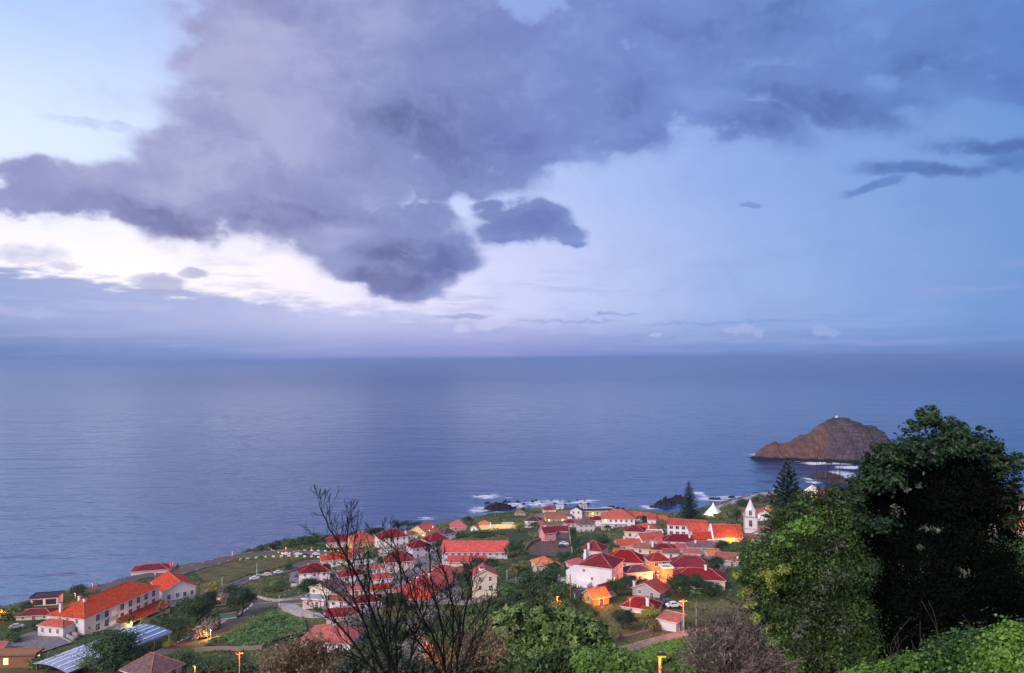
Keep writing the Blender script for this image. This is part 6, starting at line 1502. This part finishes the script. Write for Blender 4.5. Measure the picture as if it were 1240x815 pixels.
def limbs(root, origin, base, targets, r0, mat='bark', seed=1, wob=.12, name='trunk'):
    """trunk from base fanning out to blob centres"""
    rr = random.Random(seed); segs = []; b = np.array(base, float)
    for tg in targets:
        t = np.array(tg[:3], float); n = 8; prev = b; pr = r0*rr.uniform(.6,1)
        for i in range(1, n+1):
            f = i/n; q = b*(1-f)+t*f; q[2] += 0.15*math.sin(math.pi*f)*np.linalg.norm(t-b)*.4; q += np.array([rr.gauss(0,wob), rr.gauss(0,wob), rr.gauss(0,wob)])*(f*(1.1-f)*2)
            r_ = max(.015, r0*(1-f)**.9*.8+.012); segs.append((*prev, *q, pr, r_))
            if i in (4,6,7): grow(q, unit((q-prev)+np.array([rr.gauss(0,.2)]*3)), np.linalg.norm(t-b)*.22, r_*.55, 1, segs, rr, nseg=3)
            prev, pr = q, r_
    S = np.array(segs); S[:,:3] -= origin; S[:,3:6] -= origin
    v, q = tube_np(S, 6); return link_mesh(name, np_mesh(name, v, q, MT[mat]), root)
def ground_at(px, D):
    x = ray(px, 800).x*D; return np.array([x, D, terr(x, D)])
# the big dark tree
D0 = 30.0
g0 = ground_at(1120, D0); rt = empty('dark_tree', tuple(g0)); tag(rt, 'huge almost black leafy tree filling the right foreground', 'tree')
core = [(1180,582,34,0),(1125,590,50,0),(1206,615,26,0),(1150,620,60,2),(1090,640,50,2),(1100,610,52,1),(1160,600,58,0),(1195,640,42,1),(1070,680,60,1),(1130,680,72,0),(1185,700,56,1),(1220,730,40,2),(1060,740,58,0),(1120,750,70,0),(1180,760,62,1),(1050,790,60,0),(1110,810,60,0),(1190,810,60,0),(1215,690,26,1),(1232,780,40,1),(1060,620,40,1),(1100,570,34,1),(1150,560,38,1),(1040,660,40,1),(1222,745,36,1)]
hb = px_blobs(core, D0)
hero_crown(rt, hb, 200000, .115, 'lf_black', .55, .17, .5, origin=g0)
rim = [(1125,508,11,0),(1112,519,12,0),(1140,517,12,0),(1160,525,12,0),(1150,540,24,0),(1110,548,26,0),(1080,552,20,0),(1078,556,12,0),(1058,572,13,0),(1185,545,20,0),(1205,558,16,0),(1218,572,13,0),(1226,590,9,0),(1216,610,14,0),(1222,630,10,0),(1045,588,13,0),(1036,602,13,0),(1024,610,15,0),(1068,585,26,0),(1035,630,22,0),(1048,556,5,0),(1229,560,6,0)]
_r = random.Random(3); ex = []
for (x, y, r, _) in rim:
    for k in range(5):
        a = math.atan2(y-650, x-1120)+_r.gauss(0,.7); ex.append((x+math.cos(a)*r*_r.uniform(.9,1.35), y+math.sin(a)*r*_r.uniform(.9,1.35), _r.uniform(3,6.5), 0))
hero_crown(rt, px_blobs(rim, D0-1.0), 20000, .145, 'lf_rim_lit', .8, .26, .5, name='outer_foliage', origin=g0)
hero_crown(rt, px_blobs([(1022,640,14,0),(1028,665,16,0),(1020,690,12,0),(1032,715,18,0),(1040,745,18,0),(1034,775,18,0),(1050,690,14,-1),(1070,640,14,-1)], D0-2.5), 9000, .13, 'lf_rim_lit', .8, .3, .5, name='side_foliage', origin=g0)
hero_crown(rt, px_blobs(ex, D0-.6), 7000, .13, 'lf_rim_lit', .9, .35, .5, name='sprigs', origin=g0)
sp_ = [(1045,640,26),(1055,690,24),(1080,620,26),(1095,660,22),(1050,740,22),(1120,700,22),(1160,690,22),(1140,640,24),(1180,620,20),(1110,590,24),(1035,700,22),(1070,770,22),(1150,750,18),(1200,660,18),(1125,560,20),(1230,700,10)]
hero_crown(rt, px_blobs(sp_, D0-2.0), 420, .12, 'lf_pale', .9, .12, .5, name='pale_leaf_sprays', origin=g0)  # paler leaves stand in for greyish highlights on the crown
limbs(rt, g0, g0+[0,0,-1], [b for b in hb[5:16]], .32, 'char', 3)
twg = [(1125,500),(1145,512),(1165,518),(1185,530),(1205,540),(1222,560),(1232,580),(1095,530),(1066,540),(1042,548),(1228,600)]
# the light green tree to the left of it
D1 = 26.0
g1 = ground_at(985, D1); rt = empty('green_tree', tuple(g1)); tag(rt, 'light green leafy tree leaning left in front of the huge dark tree', 'tree')
lg = [(985,612,22,1),(1010,625,24,1),(960,632,26,1),(1000,655,34,1),(955,665,32,0),(925,680,28,0),(912,702,22,0),(950,705,36,0),(990,700,38,0),(1025,690,30,1),(935,735,32,0),(975,745,38,0),(1015,745,38,0),(958,775,30,0),(1000,790,40,0),(1035,790,34,0),(972,808,26,0),(940,760,18,0),(1010,600,14,1),(968,605,10,1)]
lb = px_blobs(lg, D1)
hero_crown(rt, lb, 60000, .105, 'lf_near', .55, .22, .5, origin=g1)
yl = [(893,700,7),(900,716,8),(908,732,8),(916,748,8),(926,764,8),(930,700,13),(950,692,10),(938,712,9)]
hero_crown(rt, px_blobs(yl, D1-1.0), 3000, .10, 'lf_yel', .8, .25, .5, name='yellow_green_foliage', origin=g1)
br = [(950,800,14),(962,812,16),(940,780,10),(975,640,16),(945,655,14)]
hero_crown(rt, px_blobs(br, D1-1.3), 3200, .10, 'lf_bright', .8, .25, .5, name='bright_foliage', origin=g1)
sp1 = [(990,735,30),(1005,700,26),(970,760,26),(1020,770,26),(985,790,24),(1015,665,20)]
hero_crown(rt, px_blobs(sp1, D1-1.6), 1500, .11, 'lf_pale', .9, .22, .35, name='pale_leaf_sprays', origin=g1)
limbs(rt, g1, g1+[0,0,-1], lb[::2], .20, 'bark', 5)
# bright bushes at the bottom right
for i, (lst, D, n, label) in enumerate([([(1110,810,22),(1150,800,28),(1185,792,30),(1160,825,40),(1200,815,38),(1130,830,36)], 13.0, 13000, 'bright green leafy bush at the bottom right below the dark tree'),
                            ([(1225,800,32),(1245,785,34),(1240,820,40),(1215,830,34)], 11.5, 9000, 'bright green leafy bush in the bottom right corner, taller one'),
                            ([(1075,815,14),(1095,812,16),(1055,822,16),(1080,835,26),(1030,826,14)], 13.5, 6000, 'low bright green bush at the foot of the dark tree, left of the taller ones')]):
    B = px_blobs(lst, D); g = ground_at(lst[1][0], D); rt = empty('leafy_bush', tuple(g)); tag(rt, label, 'bush')
    hero_crown(rt, B, int(n*1.8), .066, 'lf_bright', .6, .22, .6, origin=g, name='foliage'); limbs(rt, g, g+[0,0,-.5], B[:4], .05, 'bark', 11+i, .05, 'stem')
# broad-leaved tree in the bottom middle
D2 = 38.0
B = px_blobs([(600,768,24),(630,752,24),(660,760,26),(690,756,22),(715,765,20),(590,790,24),(620,785,30),(655,790,32),(690,785,30),(722,785,20),(735,800,16),(605,810,28),(640,815,30),(680,812,30),(715,810,26),(612,752,16),(650,744,14)], D2)
g = ground_at(655, D2); rt = empty('broad_leaved_tree', tuple(g)); tag(rt, 'long leaved green tree with pale tufts in the bottom centre', 'tree')
rosettes(rt, B, 1250, 12, .40, 'lf_loquat', g); hero_crown(rt, [(b[0],b[1]+.3,b[2]-.2,b[3]*.85,b[4]*.85,b[5]*.85) for b in B], 9000, .26, 'lf_dark_far', .5, .2, .4, name='inner_foliage', origin=g)
limbs(rt, g, g+[0,0,-1], B[::2], .16, 'bark', 21)
# bushes along the bottom edge
bl = [([(575,812,22),(600,818,22),(555,820,20)],24,3600,'lf_near','dark leafy bush at the bottom edge beside the right bare tree'),
      ([(640,820,22),(665,812,20),(690,806,20),(620,826,20)],22,5200,'lf_near','green leafy bush at the bottom edge below the long leaved tree'),
      ([(715,806,20),(745,804,20),(730,822,26),(770,812,20)],20,6200,'lf_bright2','fresh green bush at the bottom edge left of the orange lit pole'),
      ([(832,808,16),(845,800,18),(866,798,18),(855,820,26),(884,806,18)],21,6800,'lf_bright2','fresh green bush at the bottom edge right of the orange lit pole'),
      ([(778,826,14),(800,834,14),(765,828,16)],20,2200,'lf_bright2','low green bush around the foot of the orange lit pole')]
MT['lf_bright2'] = leaf_mat('mid_green_leaf', (0.018, 0.06, 0.010), (0.22, 0.38, 0.07), 0.25, 0.45)
for i, (lst, D, n, mt, label) in enumerate(bl):
    B = px_blobs(lst, D); g = ground_at(lst[0][0], D); rt = empty('leafy_bush', tuple(g)); tag(rt, label, 'bush')
    hero_crown(rt, B, int(n*1.9), .10, mt, .6, .24, .55, origin=g, name='foliage'); limbs(rt, g, g+[0,0,-.5], B[:3], .05, 'bark', 31+i, .05, 'stem')
# bare burnt trees
def bare_tree(label, stems, D, mat, seed, depth=3, spread=.5, r0=.05, name='bare_tree', up=.35, cat='tree', lenf=.16, leafy=0, every=(3,4,5,6,7,8,9), shrink=.66):
    rr = random.Random(seed); segs = []; g = ground_at(stems[0][0][0], D)
    for st in stems:
        dz = rr.uniform(-.6,.6)*D/18; P = [np.array(at(x, y, D+dz*(i/len(st)))) for i, (x, y) in enumerate(st)]
        base = P[0].copy(); base[2] = terr(base[0], base[1]) - .3; base[0] = g[0]*.6+base[0]*.4; P = [base]+P; m_ = len(P)
        tot = sum(np.linalg.norm(P[i+1]-P[i]) for i in range(m_-1)); fine = []
        for i in range(m_-1):
            k = 3
            for j in range(k): fine.append(P[i]*(1-j/k)+P[i+1]*(j/k)+np.array([rr.gauss(0,.02),rr.gauss(0,.02),0])*D/18)
        fine.append(P[-1]); n = len(fine); rS = r0*(.75+.35*rr.random())
        for i in range(n-1):
            ra, rb = rS*(1-i/n)**.8+.006, rS*(1-(i+1)/n)**.8+.006; segs.append((*fine[i], *fine[i+1], ra, rb)); d = unit(fine[i+1]-fine[i])
            if i >= 3:
                for _ in range(2):
                    if rr.random() < .8:
                        e = np.array([rr.gauss(0,1), rr.gauss(0,1)*.8, rr.gauss(0,.4)]); e -= d*np.dot(e,d); e /= np.linalg.norm(e)
                        nd = unit(d*.8+e*spread*1.1); grow(fine[i+1], nd, tot*lenf*(1.15-i/n)*rr.uniform(.7,1.2), rb*.55, depth-1, segs, rr, spread, 3, .6, up, .16, 4, .0035*D/15, None, shrink)
    S = np.array(segs); S[:,:3] -= g; S[:,3:6] -= g; rt = empty(name, tuple(g)); tag(rt, label, cat)
    v, q = tube_np(S, 5); link_mesh('branches', np_mesh('branches', v, q, MT[mat]), rt); print(label, len(segs)); return rt, S
rt1, S1 = bare_tree('tall leafless burnt tree with a thin top reaching over the sea, left of the two', [[(478,830),(462,770),(440,715),(418,672),(398,640),(387,612)],[(470,830),(448,775),(430,725),(424,690),(418,655),(424,625)],[(482,830),(478,770),(485,730),(486,695),(482,668),(458,650)],[(465,830),(436,790),(412,760),(396,735),(390,705)],[(488,830),(500,780),(514,745),(518,720)],[(480,830),(468,780),(458,740),(450,705),(444,680)]], 15.0, 'char', 5, 3, .5, .028, lenf=.115)
rt2, S2 = bare_tree('leafless burnt tree with many upright stems in front of the orange red hall roof', [[(540,830),(538,780),(530,740),(522,700),(520,672)],[(545,830),(548,780),(548,735),(540,700),(530,668)],[(548,830),(556,785),(562,745),(570,715),(572,690)],[(542,830),(534,790),(512,750),(500,720),(488,690)],[(552,830),(566,790),(582,755),(592,728)],[(538,830),(525,800),(505,775),(492,755)]], 15.5, 'char', 9, 3, .4, .023, lenf=.105)
# dry shrubs
def dry_shrub(label, x0, x1, ytop, D, mat, seed, n=26, name='dry_shrub', leaf=None, nl=0, lift=0):
    rr = random.Random(seed); st = []
    for i in range(n):
        f = i/(n-1); x = x0+(x1-x0)*f; c = (x0+x1)/2; bx = c+(x-c)*.45; top = ytop(x)+rr.uniform(-4,22)
        st.append([(bx, 835), ((bx+x)/2+rr.uniform(-4,4), (835+top)/2), (x+rr.uniform(-8,8), top)])
    rt, S = bare_tree(label, st, D, mat, seed, 2, .8, .022*D/20, name, .15, 'shrub', .20, shrink=.6)
    if leaf:
        k = rng.integers(0, len(S), nl); P = S[k,3:6]+rng.normal(size=(nl,3))*.06; v, q = leaf_quads(P, unit(rng.normal(size=(nl,3))), .11*(.6+.8*rng.random(nl)), .4)
        link_mesh('dry_leaves', np_mesh('dry_leaves', v, q, MT[leaf]), rt)
dry_shrub('tangled grey brown leafless shrub left of the light green tree', 838, 948, lambda x: 734+abs(x-885)*.9 if x < 885 else 734+(x-885)*1.2, 20.0, 'twig', 41, 22, leaf='lf_twigdry', nl=4200)
dry_shrub('straw coloured dry shrub at the bottom left of the bare trees', 336, 400, lambda x: 796-12*math.sin((x-336)/64*3.1), 22.0, 'twigb', 43, 15, leaf='lf_dry', nl=4500)
dry_shrub('small rusty dry shrub between the right bare tree and the long leaved tree', 560, 600, lambda x: 775, 24.0, 'twigb', 47, 10, leaf='lf_dry', nl=2200)
for i,(lst,D,n,mt,label) in enumerate([([(425,822,26),(455,816,26),(490,820,26),(520,826,22)],19,5000,'lf_dark2','dark scrubby bush around the foot of the left bare tree'),([(330,826,18),(300,832,18),(360,822,20)],24,2400,'lf_dark2','dark low bush at the bottom edge under the straw coloured shrub')]):
    MT['lf_dark2'] = MT.get('lf_dark2') or leaf_mat('dusky_leaf', (0.012,0.018,0.010), (0.06,0.075,0.04), .1)
    B = px_blobs(lst, D); g = ground_at(lst[1][0], D); rt = empty('leafy_bush', tuple(g)); tag(rt, label, 'bush')
    hero_crown(rt, B, n, .12, mt, .6, .24, .55, origin=g, name='foliage'); limbs(rt, g, g+[0,0,-.5], B[:3], .05, 'bark', 61+i, .05, 'stem')
# near hillside cover (mostly below the picture)
def near_cover():
    n = 60000; x = rng.uniform(-60, 60, n); y = rng.uniform(3, 110, n); m = (np.abs(x) < y*.9+4); x, y = x[m], y[m]; k = len(x)
    P = np.stack([x, y, terr_np(x, y)+rng.random(k)*.5], -1); Nn = unit(rng.normal(size=P.shape)*.6+[0,0,.7]); v, q = leaf_quads(P, Nn, np.interp(y,[3,110],[.14,.5])*(.6+.8*rng.random(k)), .5)
    o = link_mesh('grass', np_mesh('grass', v, q, MT['lf_ground_far'])); tag(o, kind='stuff')
near_cover()
# ------------------------------------------------------------------ air
def haze(density):
    b = MB(); b.box(-60500, 60500, -3500, 70500, -15.5, 195.0)
    m = bpy.data.materials.new('sea_air'); m.use_nodes = True; t = m.node_tree; t.nodes.clear()
    out = t.nodes.new('ShaderNodeOutputMaterial'); v = t.nodes.new('ShaderNodeVolumePrincipled')
    v.inputs['Density'].default_value = density; v.inputs['Color'].default_value = (0.44, 0.62, 1.0, 1); v.inputs['Anisotropy'].default_value = 0.2
    t.links.new(v.outputs[0], out.inputs['Volume']); o = b.build('haze', m); tag(o, kind='stuff')
HAZE = 6.0e-5
if HAZE: haze(HAZE)
